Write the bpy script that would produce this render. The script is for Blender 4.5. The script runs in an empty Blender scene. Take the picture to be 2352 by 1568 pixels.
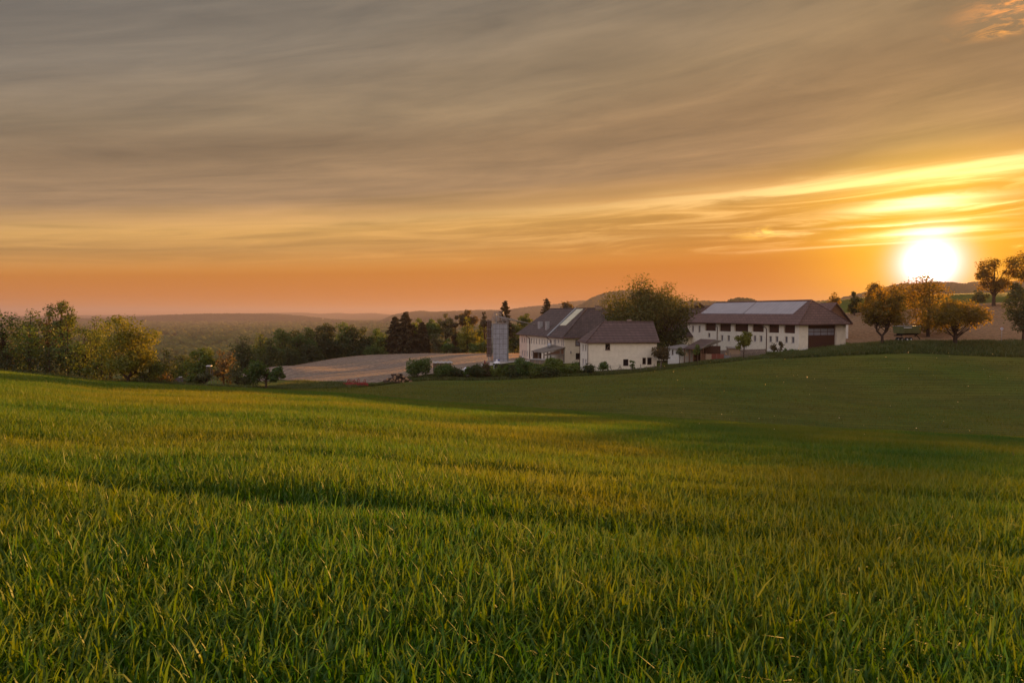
import bpy, bmesh, math, random
import numpy as np
from mathutils import Vector, Matrix

# ------------------------------------------------------------------ camera, sky, sun, exposure
scene = bpy.context.scene
F = 1568.0                                   # focal length in pixels of the 2352 px wide photograph (24 mm)
PITCH = math.atan((784 - 720) / F)
cam_d = bpy.data.cameras.new("camera")
cam_d.sensor_width = 36.0
cam_d.lens = 24.0
cam_d.clip_start = 0.1
cam_d.clip_end = 60000
cam = bpy.data.objects.new("camera", cam_d)
scene.collection.objects.link(cam)
cam.rotation_euler = (math.pi / 2 - PITCH, 0, 0)
scene.camera = cam

scene.view_settings.view_transform = 'Standard'
scene.view_settings.look = 'None'
scene.view_settings.gamma = 1
EXPO = 1.55
scene.view_settings.exposure = EXPO
scene.cycles.use_denoising = True
scene.cycles.denoiser = 'OPENIMAGEDENOISE'
scene.cycles.denoising_input_passes = 'RGB_ALBEDO_NORMAL'
scene.cycles.max_bounces = 6
scene.cycles.diffuse_bounces = 3
scene.cycles.glossy_bounces = 2
scene.cycles.transmission_bounces = 4
scene.cycles.volume_bounces = 0
scene.cycles.transparent_max_bounces = 8
scene.cycles.sample_clamp_indirect = 6
scene.cycles.use_adaptive_sampling = False

SP, CP = math.sin(PITCH), math.cos(PITCH)
def ray(X, Y):
    cx, cy = (X - 1176) / F, (784 - Y) / F
    return cx, CP + cy * SP, -SP + cy * CP
def at(X, Y, d):
    """the point seen at photo pixel X, Y and d metres ahead"""
    a, b, c = ray(X, Y)
    return Vector((a / b * d, d, c / b * d))
def zat(X, Y, d):
    return at(X, Y, d).z

a, b, c = ray(2135, 606)
SUN_AZ = math.atan2(a, b)
SUN_EL = math.atan2(c, math.hypot(a, b))
S = Vector((a, b, c)).normalized()

def srgb(r, g, b):
    def f(v):
        v /= 255.0
        return v / 12.92 if v <= 0.04045 else ((v + 0.055) / 1.055) ** 2.4
    return (f(r), f(g), f(b), 1.0)

class N:
    """tiny node-tree writer"""
    def __init__(self, tree):
        self.t = tree; self.n = tree.nodes; self.l = tree.links
    def new(self, kind, **kw):
        n = self.n.new(kind)
        for k, v in kw.items(): setattr(n, k, v)
        return n
    def put(self, sock, v):
        if isinstance(v, bpy.types.NodeSocket): self.l.new(v, sock)
        elif v is not None: sock.default_value = v
    def m(self, op, a, b=None, c=None, clamp=False):
        n = self.new('ShaderNodeMath', operation=op); n.use_clamp = clamp
        self.put(n.inputs[0], a)
        if b is not None: self.put(n.inputs[1], b)
        if c is not None: self.put(n.inputs[2], c)
        return n.outputs[0]
    def vm(self, op, a, b=None, out=0):
        n = self.new('ShaderNodeVectorMath', operation=op)
        self.put(n.inputs[0], a)
        if b is not None: self.put(n.inputs[1], b)
        return n.outputs[out]
    def dot(self, a, b): return self.vm('DOT_PRODUCT', a, b, 'Value')
    def comb(self, x, y, z=0.0):
        n = self.new('ShaderNodeCombineXYZ')
        self.put(n.inputs[0], x); self.put(n.inputs[1], y); self.put(n.inputs[2], z)
        return n.outputs[0]
    def noise(self, vec, scale, detail=4, rough=0.55, dist=0.0):
        n = self.new('ShaderNodeTexNoise')
        self.put(n.inputs['Vector'], vec); n.inputs['Scale'].default_value = scale
        n.inputs['Detail'].default_value = detail; n.inputs['Roughness'].default_value = rough
        n.inputs['Distortion'].default_value = dist
        return n.outputs['Fac']
    def mix(self, f, a, b, blend='MIX'):
        n = self.new('ShaderNodeMix', data_type='RGBA', blend_type=blend)
        self.put(n.inputs[0], f); self.put(n.inputs[6], a); self.put(n.inputs[7], b)
        return n.outputs[2]
    def ramp(self, f, stops, interp='LINEAR'):
        n = self.new('ShaderNodeValToRGB'); r = n.color_ramp; r.interpolation = interp
        while len(r.elements) < len(stops): r.elements.new(0.5)
        for e, (p, col) in zip(r.elements, stops): e.position = p; e.color = col
        self.put(n.inputs[0], f)
        return n.outputs[0]
    def maprange(self, v, a, b, c=0.0, d=1.0, smooth=True):
        n = self.new('ShaderNodeMapRange', interpolation_type='SMOOTHSTEP' if smooth else 'LINEAR')
        self.put(n.inputs[0], v)
        for i, x in enumerate((a, b, c, d)): n.inputs[i + 1].default_value = x
        return n.outputs[0]

# ---- the sky: Nishita air above which a sheet of altostratus is drawn, its rows running square to the sun
world = bpy.data.worlds.new("World"); scene.world = world; world.use_nodes = True
world.cycles.sampling_method = 'MANUAL'; world.cycles.sample_map_resolution = 1024
w = N(world.node_tree); w.n.clear()
tc = w.new('ShaderNodeTexCoord')
D = w.vm('NORMALIZE', tc.outputs['Generated'])
sepn = w.new('ShaderNodeSeparateXYZ'); w.put(sepn.inputs[0], D); DZ = sepn.outputs[2]
E = (math.sin(SUN_AZ), math.cos(SUN_AZ), 0.0)
T = (math.cos(SUN_AZ), -math.sin(SUN_AZ), 0.0)
de = w.dot(D, E); dt = w.dot(D, T)
zc = w.m('MAXIMUM', DZ, 0.0)
theta = w.m('MULTIPLY', w.m('ARCTAN2', zc, de), 180 / math.pi)       # 0 sunward horizon .. 180 opposite horizon
phi = w.m('MULTIPLY', w.m('ARCSINE', dt), 180 / math.pi)
gam = w.m('MULTIPLY', w.m('ARCCOSINE', w.m('MINIMUM', w.dot(D, tuple(S)), 1.0)), 180 / math.pi)
def sky_tp(X, Y):
    v = Vector(ray(X, Y)).normalized()
    return (math.degrees(math.atan2(max(v.z, 0), v.dot(Vector(E)))), math.degrees(math.asin(v.dot(Vector(T)))))
# the lower rim of the cloud sheet stands higher towards the sun side: q = 10.8 on that rim, 0 on the horizon
sepd = w.new('ShaderNodeSeparateXYZ'); w.put(sepd.inputs[0], D)
az = w.m('MULTIPLY', w.m('ARCTAN2', sepd.outputs[0], sepd.outputs[1]), 180 / math.pi)
azc = w.m('MAXIMUM', w.m('MINIMUM', az, 70.0), -70.0)
el = w.m('MULTIPLY', w.m('ARCSINE', zc), 180 / math.pi)
elb = w.m('ADD', w.m('ADD', 9.0, w.m('MULTIPLY', azc, 0.062)), w.m('MULTIPLY', w.m('MULTIPLY', azc, azc), -0.0003))
q = w.m('MULTIPLY', w.m('DIVIDE', el, elb), 10.8)
def f_elb(a): return 9.0 + .062 * a - .0003 * a * a
def sky_qa(X, Y):
    v = Vector(ray(X, Y)).normalized(); a_ = math.degrees(math.atan2(v.x, v.y))
    return math.degrees(math.asin(v.z)) / f_elb(a_) * 10.8, a_
# streak noises
n1 = w.noise(w.comb(w.m('MULTIPLY', az, 0.030), w.m('MULTIPLY', q, 0.19), 0.3), 1.3, 6, 0.55, 0.45)
n2 = w.noise(w.comb(w.m('MULTIPLY', az, 0.06), w.m('MULTIPLY', q, 0.80), 4.7), 1.2, 7, 0.62, 0.9)
n3 = w.noise(w.comb(w.m('MULTIPLY', az, 0.018), w.m('MULTIPLY', q, 0.06), 8.1), 2.0, 3, 0.5, 0.3)
n4 = w.noise(w.comb(w.m('MULTIPLY', az, 0.055), w.m('MULTIPLY', w.m('ADD', q, w.m('MULTIPLY', az, -0.05)), 0.30), 1.9), 1.2, 7, 0.6, 0.6)
q_r = w.m('ADD', q, w.m('MULTIPLY', w.m('SUBTRACT', n2, 0.5), w.maprange(q, 4.0, 9.0, 0.12, 2.2)))
q_s = w.m('ADD', q, w.m('ADD', w.m('MULTIPLY', w.m('SUBTRACT', n1, 0.5), 3.5), w.m('MULTIPLY', w.m('SUBTRACT', n3, 0.5), 3.0)))
qm = w.maprange(q, 11.0, 14.0)
qq = w.m('ADD', w.m('MULTIPLY', q_r, w.m('SUBTRACT', 1.0, qm)), w.m('MULTIPLY', q_s, qm))
far_ = w.maprange(theta, 45.0, 75.0)
qq = w.m('ADD', w.m('MULTIPLY', w.m('MINIMUM', qq, 60.0), w.m('SUBTRACT', 1.0, far_)), w.m('MULTIPLY', theta, far_))
rampf = w.m('DIVIDE', w.m('MINIMUM', qq, 180.0), 180.0)
def st(deg, r, g, b, k=1.0):
    q_ = srgb(r, g, b); return (deg / 180.0, (q_[0] * k, q_[1] * k, q_[2] * k, 1))
base = w.ramp(rampf, [
    st(0, 212, 124, 46), st(2.6, 208, 124, 40), st(4.7, 208, 130, 42), st(5.1, 220, 150, 68), st(7.0, 202, 150, 84),
    st(9.3, 220, 170, 98), st(10.4, 206, 160, 100), st(12.6, 166, 134, 98), st(17, 152, 125, 93),
    st(21, 152, 130, 100), st(28, 134, 122, 104), st(34, 118, 111, 99), st(52, 108, 104, 98), st(75, 146, 150, 162, 1.3), st(125, 182, 184, 200, 1.6), st(160, 212, 196, 200, 1.6), st(178, 215, 185, 180, 1.5)])  # sky overhead and behind the camera brightened and cooled as added fill light
lum = w.m('ADD', 1.0, w.m('MULTIPLY', w.m('SUBTRACT', n1, 0.5), w.maprange(q, 5.0, 12.0, 0.05, 0.75)))
lum = w.m('ADD', lum, w.m('MULTIPLY', w.m('SUBTRACT', n4, 0.5), w.maprange(q, 9.0, 14.0, 0.0, 0.75)))
lum2 = w.m('ADD', 1.0, w.m('MULTIPLY', w.m('SUBTRACT', n2, 0.5), w.m('MULTIPLY', w.maprange(q, 4.8, 6.5, 0.0, 0.85), w.maprange(q, 10.0, 20.0, 1.0, 0.2))))
lm = w.m('MULTIPLY', lum, lum2)
col = w.mix(1.0, base, w.comb(w.m('POWER', lm, 1.15), lm, w.m('POWER', lm, 0.8)), 'MULTIPLY')
# the far left is dimmer, the sun side warmer
side = w.maprange(phi, -75.0, -5.0, 0.0, 1.0, False)
low = w.ramp(side, [(0.0, (0.93, 0.96, 1.02, 1)), (0.55, (0.97, 0.94, 0.86, 1)), (1.0, (0.94, 0.80, 0.42, 1))])
high = w.ramp(side, [(0.0, (0.90, 0.96, 1.10, 1)), (0.5, (0.98, 1.0, 1.06, 1)), (1.0, (1.04, 0.99, 0.92, 1))])
col = w.mix(1.0, col, w.mix(w.maprange(q, 8.0, 14.0), low, high), 'MULTIPLY')
def add(col, fac, rgb):
    q = rgb if isinstance(rgb, bpy.types.NodeSocket) else (rgb[0], rgb[1], rgb[2], 1)
    sc = w.mix(1.0, q, w.comb(fac, fac, fac), 'MULTIPLY')
    return w.mix(1.0, col, sc, 'ADD')
def ex(g, s): return w.m('EXPONENT', w.m('MULTIPLY', w.m('DIVIDE', g, s), -1.0))
def gauss(g, s): return w.m('EXPONENT', w.m('MULTIPLY', w.m('POWER', w.m('DIVIDE', g, s), 2.0), -1.0))
# lit gap between the cloud sheet and its lower fringe
band = w.m('MULTIPLY', w.maprange(q_r, 4.8, 5.6), w.maprange(q_r, 9.6, 11.4, 1.0, 0.0))
bright = w.m('MULTIPLY', w.m('MULTIPLY', band, w.maprange(n2, 0.45, 0.72)), 0.65)
top = gauss(w.m('SUBTRACT', q_r, 10.0), 0.62)
bright = w.m('MAXIMUM', bright, top)
col = add(col, w.m('MULTIPLY', bright, ex(gam, 12.5)), (1.6, 1.22, 0.55))
# sun and its aureole
col = add(col, w.m('MULTIPLY', ex(gam, 7.0), w.maprange(q, 9.5, 12.0, 1.0, 0.10)), (0.35, 0.10, -0.10))
col = add(col, gauss(gam, 6.8), (0.55, 0.40, -0.60))
col = add(col, gauss(gam, 1.75), (1.6, 1.6, 2.6))
col = add(col, gauss(gam, 0.75), (20.0, 16.0, 9.0))
# white bars of cloud just above the sun
for (X, Y, s1, s2, k) in ((2135, 532, 0.20, 3.0, 1.7), (2110, 472, 0.40, 4.2, 1.6), (2090, 513, 0.10, 4.6, 0.9), (2000, 562, 0.09, 7.0, .5)):
    t0, p0 = sky_qa(X, Y)
    fz = w.m('MULTIPLY', gauss(w.m('SUBTRACT', q_r, t0), s1), gauss(w.m('SUBTRACT', az, p0), s2))
    col = add(col, w.m('MULTIPLY', fz, k), (0.9, 0.72, 0.42))
# small detached clouds
nf = w.noise(w.comb(w.m('MULTIPLY', phi, 0.45), w.m('MULTIPLY', theta, 1.6), 2.0), 1.0, 6, 0.65, 0.6)
for (X, Y, s1, s2, k, rgb) in ((1745, 535, 0.42, 1.7, 1.5, (0.42, 0.26, 0.03)), (2340, 16, 1.0, 2.2, 2.2, (0.45, 0.12, -0.03)),
                               (2315, 66, 0.33, 1.8, 2.0, (0.5, 0.17, -0.02)), (2338, 566, 0.12, 0.3, 1.5, (.6, .35, .1))):
    t0, p0 = sky_tp(X, Y)
    fz = w.m('MULTIPLY', gauss(w.m('SUBTRACT', theta, t0), s1), gauss(w.m('SUBTRACT', phi, p0), s2))
    fz = w.m('MULTIPLY', fz, w.maprange(nf, 0.42, 0.66))
    col = add(col, w.m('MULTIPLY', fz, k), rgb)
skyt = w.new('ShaderNodeTexSky', sky_type='NISHITA', sun_disc=False)
skyt.sun_elevation = SUN_EL; skyt.sun_rotation = SUN_AZ; skyt.air_density = 1.5; skyt.dust_density = 2.0
nish = w.mix(1.0, skyt.outputs[0], (0.1, 0.1, 0.1, 1), 'MULTIPLY')
cover = w.maprange(theta, 0.0, 12.0, 0.988, 0.98)
col = w.mix(cover, nish, col)
bg = w.new('ShaderNodeBackground'); w.put(bg.inputs[0], w.vm('MAXIMUM', col, (0, 0, 0))); bg.inputs[1].default_value = 0.5 ** EXPO
wo = w.new('ShaderNodeOutputWorld'); w.l.new(bg.outputs[0], wo.inputs[0])

sun_d = bpy.data.lights.new("sun", 'SUN'); sun_d.energy = 5.0; sun_d.color = (1.0, 0.47, 0.12); sun_d.angle = math.radians(0.6)
sun = bpy.data.objects.new("sun", sun_d); scene.collection.objects.link(sun)
sun.rotation_euler = (-S).to_track_quat('-Z', 'Y').to_euler()

# ------------------------------------------------------------------ object helpers
COL = scene.collection
def tag(o, label=None, cat=None, group=None, kind=None):
    if label: o['label'] = label
    if cat: o['category'] = cat
    if group: o['group'] = group
    if kind: o['kind'] = kind
    return o
def empty(name, loc, rz=0.0):
    o = bpy.data.objects.new(name, None); COL.objects.link(o)
    o.location = loc; o.rotation_euler = (0, 0, rz); o.empty_display_size = 0.5
    return o
def mesh_np(name, co, quads=None, tris=None, mat=None, parent=None, attrs=None, smooth=False):
    """one mesh object from numpy arrays"""
    me = bpy.data.meshes.new(name)
    co = np.asarray(co, dtype=np.float32)
    me.vertices.add(len(co)); me.vertices.foreach_set('co', co.ravel())
    idx, starts, n = [], [], 0
    for arr, k in ((quads, 4), (tris, 3)):
        if arr is not None and len(arr):
            arr = np.asarray(arr, dtype=np.int32)
            idx.append(arr.ravel()); starts.append(n + np.arange(len(arr)) * k); n += arr.size
    idx = np.concatenate(idx); starts = np.concatenate(starts).astype(np.int32)
    me.loops.add(len(idx)); me.loops.foreach_set('vertex_index', idx)
    me.polygons.add(len(starts)); me.polygons.foreach_set('loop_start', starts)
    if smooth: me.polygons.foreach_set('use_smooth', np.ones(len(starts), dtype=bool))
    me.update(calc_edges=True)
    for k, v in (attrs or {}).items():
        at_ = me.attributes.new(k, 'FLOAT', 'POINT'); at_.data.foreach_set('value', np.asarray(v, dtype=np.float32))
    o = bpy.data.objects.new(name, me); COL.objects.link(o)
    if mat: me.materials.append(mat)
    if parent: o.parent = parent
    return o
class MB:
    """collects boxes, bars and polygons into one mesh"""
    def __init__(self): self.v = []; self.f = []
    def poly(self, pts):
        n = len(self.v); self.v += [tuple(p) for p in pts]; self.f.append(tuple(range(n, n + len(pts)))); return self
    def box(self, x0, x1, y0, y1, z0, z1):
        n = len(self.v)
        self.v += [(x, y, z) for z in (z0, z1) for x, y in ((x0, y0), (x1, y0), (x1, y1), (x0, y1))]
        self.f += [tuple(n + i for i in q) for q in ((3, 2, 1, 0), (4, 5, 6, 7), (0, 1, 5, 4), (1, 2, 6, 5), (2, 3, 7, 6), (3, 0, 4, 7))]
        return self
    def tube(self, pts, r, k=6, cap=True):
        pts = [Vector(p) for p in pts]
        rs = r if isinstance(r, (list, tuple)) else [r] * len(pts)
        n0 = len(self.v)
        for i, p in enumerate(pts):
            d = (pts[min(i + 1, len(pts) - 1)] - pts[max(i - 1, 0)]).normalized()
            u = d.orthogonal().normalized() if i == 0 else (u - d * u.dot(d)).normalized()
            v = d.cross(u)
            for j in range(k):
                a_ = 2 * math.pi * j / k
                self.v.append(tuple(p + (u * math.cos(a_) + v * math.sin(a_)) * rs[i]))
        for i in range(len(pts) - 1):
            for j in range(k):
                a_, b_ = n0 + i * k + j, n0 + i * k + (j + 1) % k
                self.f.append((a_, b_, b_ + k, a_ + k))
        if cap:
            self.f.append(tuple(n0 + j for j in reversed(range(k))))
            self.f.append(tuple(n0 + (len(pts) - 1) * k + j for j in range(k)))
        return self
    def bar(self, p, q, wd, ht=None):
        """a square-section bar between two points"""
        p, q = Vector(p), Vector(q); d = (q - p).normalized(); ht = ht or wd
        s = d.cross(Vector((0, 0, 1)))
        s = s.normalized() if s.length > 1e-4 else Vector((1, 0, 0))
        u = s.cross(d).normalized(); n = len(self.v)
        for e in (p, q):
            for a_, b_ in ((-1, -1), (1, -1), (1, 1), (-1, 1)): self.v.append(tuple(e + s * a_ * wd / 2 + u * b_ * ht / 2))
        self.f += [tuple(n + i for i in t) for t in ((3, 2, 1, 0), (4, 5, 6, 7), (0, 1, 5, 4), (1, 2, 6, 5), (2, 3, 7, 6), (3, 0, 4, 7))]
        return self
    def build(self, name, mat, parent=None, smooth=False):
        me = bpy.data.meshes.new(name); me.from_pydata(self.v, [], self.f); me.update()
        if smooth: me.polygons.foreach_set('use_smooth', np.ones(len(self.f), dtype=bool))
        o = bpy.data.objects.new(name, me); COL.objects.link(o)
        if mat: me.materials.append(mat)
        if parent: o.parent = parent
        return o

# ------------------------------------------------------------------ materials
def material(name):
    m = bpy.data.materials.new(name); m.use_nodes = True
    n = N(m.node_tree); n.n.clear()
    out = n.new('ShaderNodeOutputMaterial')
    return m, n, out
def principled(n, color, rough=0.8, spec=0.3, metal=0.0, normal=None):
    p = n.new('ShaderNodeBsdfPrincipled')
    n.put(p.inputs['Base Color'], color if isinstance(color, bpy.types.NodeSocket) else (*color[:3], 1))
    n.put(p.inputs['Roughness'], rough); p.inputs['Specular IOR Level'].default_value = spec; p.inputs['Metallic'].default_value = metal
    if normal is not None: n.put(p.inputs['Normal'], normal)
    return p
def bump(n, h, strength, dist=0.05):
    b_ = n.new('ShaderNodeBump'); n.put(b_.inputs['Height'], h); b_.inputs['Strength'].default_value = strength; b_.inputs['Distance'].default_value = dist
    return b_.outputs[0]
def objco(n): return n.new('ShaderNodeTexCoord').outputs['Object']
def plain(name, c1, c2=None, scale=3.0, rough=0.8, spec=0.3, metal=0.0, bmp=0.2, stretch=(1, 1, 1), detail=5):
    m, n, out = material(name)
    v = n.vm('MULTIPLY', objco(n), stretch)
    f = n.noise(v, scale, detail, 0.6)
    c2 = c2 or tuple(x * 0.75 for x in c1)
    col_ = n.mix(n.maprange(f, 0.3, 0.7), (*c1, 1), (*c2, 1))
    p = principled(n, col_, rough, spec, metal, bump(n, f, bmp, 0.03) if bmp else None)
    n.l.new(p.outputs[0], out.inputs[0]); return m
def leafmat(name, c1, c2, transl=0.4, rough=0.5, gloss=0.06, patch=None, ps=0.1):
    m, n, out = material(name)
    a_ = n.new('ShaderNodeAttribute'); a_.attribute_name = 'tint'
    col_ = n.mix(a_.outputs['Fac'], (*c1, 1), (*c2, 1))
    if patch:
        geo = n.new('ShaderNodeNewGeometry')
        f = n.noise(n.vm('MULTIPLY', geo.outputs['Position'], (1, 1, 0)), ps, 4, 0.6)
        col_ = n.mix(n.maprange(f, 0.42, 0.62), col_, n.mix(0.6, col_, (*patch, 1)))
    d = n.new('ShaderNodeBsdfDiffuse'); n.put(d.inputs[0], col_)
    t = n.new('ShaderNodeBsdfTranslucent'); n.put(t.inputs[0], n.mix(1.0, col_, (1.5, 1.25, 0.6, 1), 'MULTIPLY'))
    g = n.new('ShaderNodeBsdfGlossy'); g.inputs['Roughness'].default_value = rough; g.inputs[0].default_value = (0.9, 0.9, 0.85, 1)
    s1 = n.new('ShaderNodeMixShader'); s1.inputs[0].default_value = transl; n.l.new(d.outputs[0], s1.inputs[1]); n.l.new(t.outputs[0], s1.inputs[2])
    s2 = n.new('ShaderNodeMixShader'); s2.inputs[0].default_value = gloss; n.l.new(s1.outputs[0], s2.inputs[1]); n.l.new(g.outputs[0], s2.inputs[2])
    n.l.new(s2.outputs[0], out.inputs[0]); return m
def roofmat(name, c1, c2, row=0.33, colw=0.4, axis='x', depth=0.04):
    """tiles laid in rows that follow the height of the roof, joints along one horizontal axis"""
    m, n, out = material(name)
    sp = n.new('ShaderNodeSeparateXYZ'); n.put(sp.inputs[0], objco(n))
    along = n.m('ADD', sp.outputs[0], sp.outputs[1])
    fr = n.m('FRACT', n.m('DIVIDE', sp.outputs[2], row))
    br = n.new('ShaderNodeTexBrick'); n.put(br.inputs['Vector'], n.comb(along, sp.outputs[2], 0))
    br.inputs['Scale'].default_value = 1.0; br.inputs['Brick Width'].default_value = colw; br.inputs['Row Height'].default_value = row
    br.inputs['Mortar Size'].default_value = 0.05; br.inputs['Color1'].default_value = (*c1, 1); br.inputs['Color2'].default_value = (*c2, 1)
    br.inputs['Mortar'].default_value = tuple(x * 0.45 for x in c1) + (1,); br.offset = 0.5  # dark lines paint the shading between tile rows into the colour
    f = n.noise(objco(n), 0.6, 5, 0.65)
    col_ = n.mix(n.maprange(f, 0.3, 0.7, 0.0, 0.5), br.outputs[0], (c2[0] * 0.7, c2[1] * 0.75, c2[2] * 0.7, 1))
    h = n.m('MULTIPLY', fr, -1.0)
    p = principled(n, col_, 0.7, 0.35, 0, bump(n, h, 0.9, depth))
    n.l.new(p.outputs[0], out.inputs[0]); return m

M = {}
M['plaster'] = plain('cream_plaster', (0.76, 0.70, 0.57), (0.67, 0.615, 0.49), 1.6, 0.9, 0.1, bmp=0.15)
M['plaster_white'] = plain('white_plaster', (0.78, 0.75, 0.68), (0.68, 0.65, 0.58), 1.2, 0.9, 0.1)
# farmhouse plaster: its left part was painted another shade long ago
def farm_plaster():
    m, n, out = material('farmhouse_plaster')
    sp = n.new('ShaderNodeSeparateXYZ'); n.put(sp.inputs[0], objco(n))
    f = n.noise(objco(n), 1.5, 6, 0.65); f2 = n.noise(n.vm('MULTIPLY', objco(n), (1, 1, 0.25)), 3.0, 4, 0.6)
    c = n.mix(n.maprange(f, 0.3, 0.7), (0.74, 0.66, 0.51, 1), (0.64, 0.56, 0.43, 1))
    old = n.mix(n.maprange(f2, 0.35, 0.7), (0.64, 0.50, 0.385, 1), (0.54, 0.42, 0.32, 1))
    c = n.mix(n.maprange(n.m('ADD', sp.outputs[0], n.m('MULTIPLY', f, 0.4)), 5.4, 5.7, 1.0, 0.0), c, old)
    p = principled(n, c, 0.9, 0.1, 0, bump(n, f, 0.2, 0.03)); n.l.new(p.outputs[0], out.inputs[0]); return m
M['farm_plaster'] = farm_plaster()
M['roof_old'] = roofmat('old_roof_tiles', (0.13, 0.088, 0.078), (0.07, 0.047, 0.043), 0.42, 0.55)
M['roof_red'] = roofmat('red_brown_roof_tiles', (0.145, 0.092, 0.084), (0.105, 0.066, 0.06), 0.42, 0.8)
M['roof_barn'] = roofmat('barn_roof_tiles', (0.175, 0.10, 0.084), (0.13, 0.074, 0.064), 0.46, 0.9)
M['wood_dark'] = plain('dark_stained_wood', (0.085, 0.038, 0.022), (0.05, 0.022, 0.014), 4.0, 0.75, 0.2, stretch=(6, 6, 0.4), bmp=0.5)
M['wood_brown'] = plain('brown_boards', (0.20, 0.105, 0.06), (0.12, 0.06, 0.035), 4.0, 0.8, 0.2, stretch=(6, 6, 0.4), bmp=0.5)
M['wood_grey'] = plain('weathered_grey_wood', (0.25, 0.21, 0.17), (0.15, 0.125, 0.10), 4.0, 0.85, 0.2, stretch=(5, 5, 0.4), bmp=0.5)
M['wood_beige'] = plain('raw_beige_boards', (0.38, 0.27, 0.18), (0.27, 0.19, 0.12), 4.0, 0.85, 0.2, stretch=(6, 6, 0.3), bmp=0.5)
M['fence_red'] = plain('red_painted_boards', (0.26, 0.075, 0.05), (0.17, 0.05, 0.035), 4.0, 0.8, 0.2, stretch=(6, 6, 0.3), bmp=0.5)
M['fence_blue'] = plain('blue_grey_boards', (0.26, 0.25, 0.27), (0.18, 0.17, 0.18), 4.0, 0.8, 0.2, stretch=(6, 6, 0.3), bmp=0.5)
M['metal_grey'] = plain('galvanised_metal', (0.42, 0.42, 0.42), (0.32, 0.32, 0.32), 2.0, 0.45, 0.5, 0.6, bmp=0.05)
M['metal_rail'] = plain('grey_rail_metal', (0.34, 0.31, 0.29), (0.24, 0.2, 0.18), 3.0, 0.6, 0.4, 0.3, bmp=0.05)
M['gutter'] = plain('brown_gutter_metal', (0.10, 0.035, 0.025), (0.07, 0.025, 0.02), 2.0, 0.4, 0.5, 0.0, bmp=0)
M['frame_brown'] = plain('brown_frame', (0.10, 0.035, 0.025), (0.07, 0.03, 0.02), 3.0, 0.6, 0.3)
M['frame_grey'] = plain('pale_window_frame', (0.42, 0.40, 0.40), (0.34, 0.32, 0.32), 3.0, 0.6, 0.3)
M['glass'] = plain('window_glass', (0.045, 0.045, 0.05), (0.03, 0.03, 0.035), 0.8, 0.08, 0.8, 0.0, bmp=0)
M['glass_pale'] = plain('curtained_glass', (0.26, 0.26, 0.30), (0.20, 0.20, 0.24), 1.0, 0.12, 0.6, 0.0, bmp=0)
M['dark'] = plain('dark_interior', (0.02, 0.014, 0.012), (0.012, 0.01, 0.008), 2.0, 0.9, 0.1)
M['stone'] = None
M['red_paint'] = plain('worn_red_paint', (0.36, 0.035, 0.03), (0.20, 0.04, 0.03), 6.0, 0.55, 0.4)
M['white_paint'] = plain('white_plastic', (0.78, 0.78, 0.80), (0.7, 0.7, 0.72), 2.0, 0.4, 0.5, bmp=0)
M['blue_paint'] = plain('blue_plastic', (0.05, 0.07, 0.35), (0.04, 0.05, 0.25), 2.0, 0.4, 0.5, bmp=0)
M['bark'] = plain('bark', (0.085, 0.055, 0.038), (0.05, 0.033, 0.024), 5.0, 0.95, 0.1, stretch=(1, 1, 0.3), bmp=0.6)
M['bark_red'] = plain('reddish_conifer_bark', (0.10, 0.055, 0.035), (0.06, 0.035, 0.025), 5.0, 0.95, 0.1, stretch=(1, 1, 0.3), bmp=0.6)
M['log_side'] = plain('log_bark', (0.10, 0.07, 0.05), (0.06, 0.04, 0.03), 6.0, 0.95, 0.1, bmp=0.6)
M['log_end'] = plain('cut_log_end', (0.42, 0.27, 0.16), (0.30, 0.18, 0.11), 9.0, 0.9, 0.1)
M['rubber'] = plain('black_rubber', (0.03, 0.03, 0.03), (0.02, 0.02, 0.02), 4.0, 0.85, 0.2)
M['trailer_green'] = plain('olive_green_paint', (0.14, 0.15, 0.055), (0.10, 0.11, 0.04), 2.0, 0.5, 0.4, bmp=0)
M['cloth'] = plain('white_cloth', (0.7, 0.7, 0.72), (0.6, 0.6, 0.62), 2.0, 0.9, 0.1)
def concrete_panels():
    m, n, out = material('concrete_panels')
    f = n.noise(objco(n), 1.2, 6, 0.65); f2 = n.noise(objco(n), 14.0, 3, 0.6)
    st_ = n.noise(n.vm('MULTIPLY', objco(n), (5, 5, 0.35)), 1.0, 5, 0.7)
    c = n.mix(n.maprange(f, 0.3, 0.7), (0.33, 0.335, 0.36, 1), (0.25, 0.25, 0.27, 1))
    c = n.mix(n.maprange(st_, 0.5, 0.75, 0, 0.5), c, (0.17, 0.15, 0.14, 1))
    p = principled(n, c, 0.9, 0.15, 0, bump(n, f2, 0.3, 0.01)); n.l.new(p.outputs[0], out.inputs[0]); return m
M['concrete'] = concrete_panels()
def stone_wall():
    m, n, out = material('rubble_stone')
    sp = n.new('ShaderNodeSeparateXYZ'); n.put(sp.inputs[0], objco(n))
    br = n.new('ShaderNodeTexBrick'); n.put(br.inputs['Vector'], n.vm('ADD', n.comb(sp.outputs[0], sp.outputs[2], 0), n.comb(n.m('MULTIPLY', n.noise(objco(n), 2.0), 0.15), n.m('MULTIPLY', n.noise(objco(n), 2.6), 0.15), 0)))
    br.inputs['Scale'].default_value = 1.0; br.inputs['Brick Width'].default_value = 0.62; br.inputs['Row Height'].default_value = 0.3
    br.inputs['Mortar Size'].default_value = 0.025; br.inputs['Color1'].default_value = (0.36, 0.27, 0.21, 1); br.inputs['Color2'].default_value = (0.25, 0.185, 0.145, 1)
    br.inputs['Mortar'].default_value = (0.12, 0.09, 0.07, 1)
    p = principled(n, br.outputs[0], 0.95, 0.1, 0, bump(n, br.outputs['Fac'], -0.6, 0.04)); n.l.new(p.outputs[0], out.inputs[0]); return m
M['stone'] = stone_wall()
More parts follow.
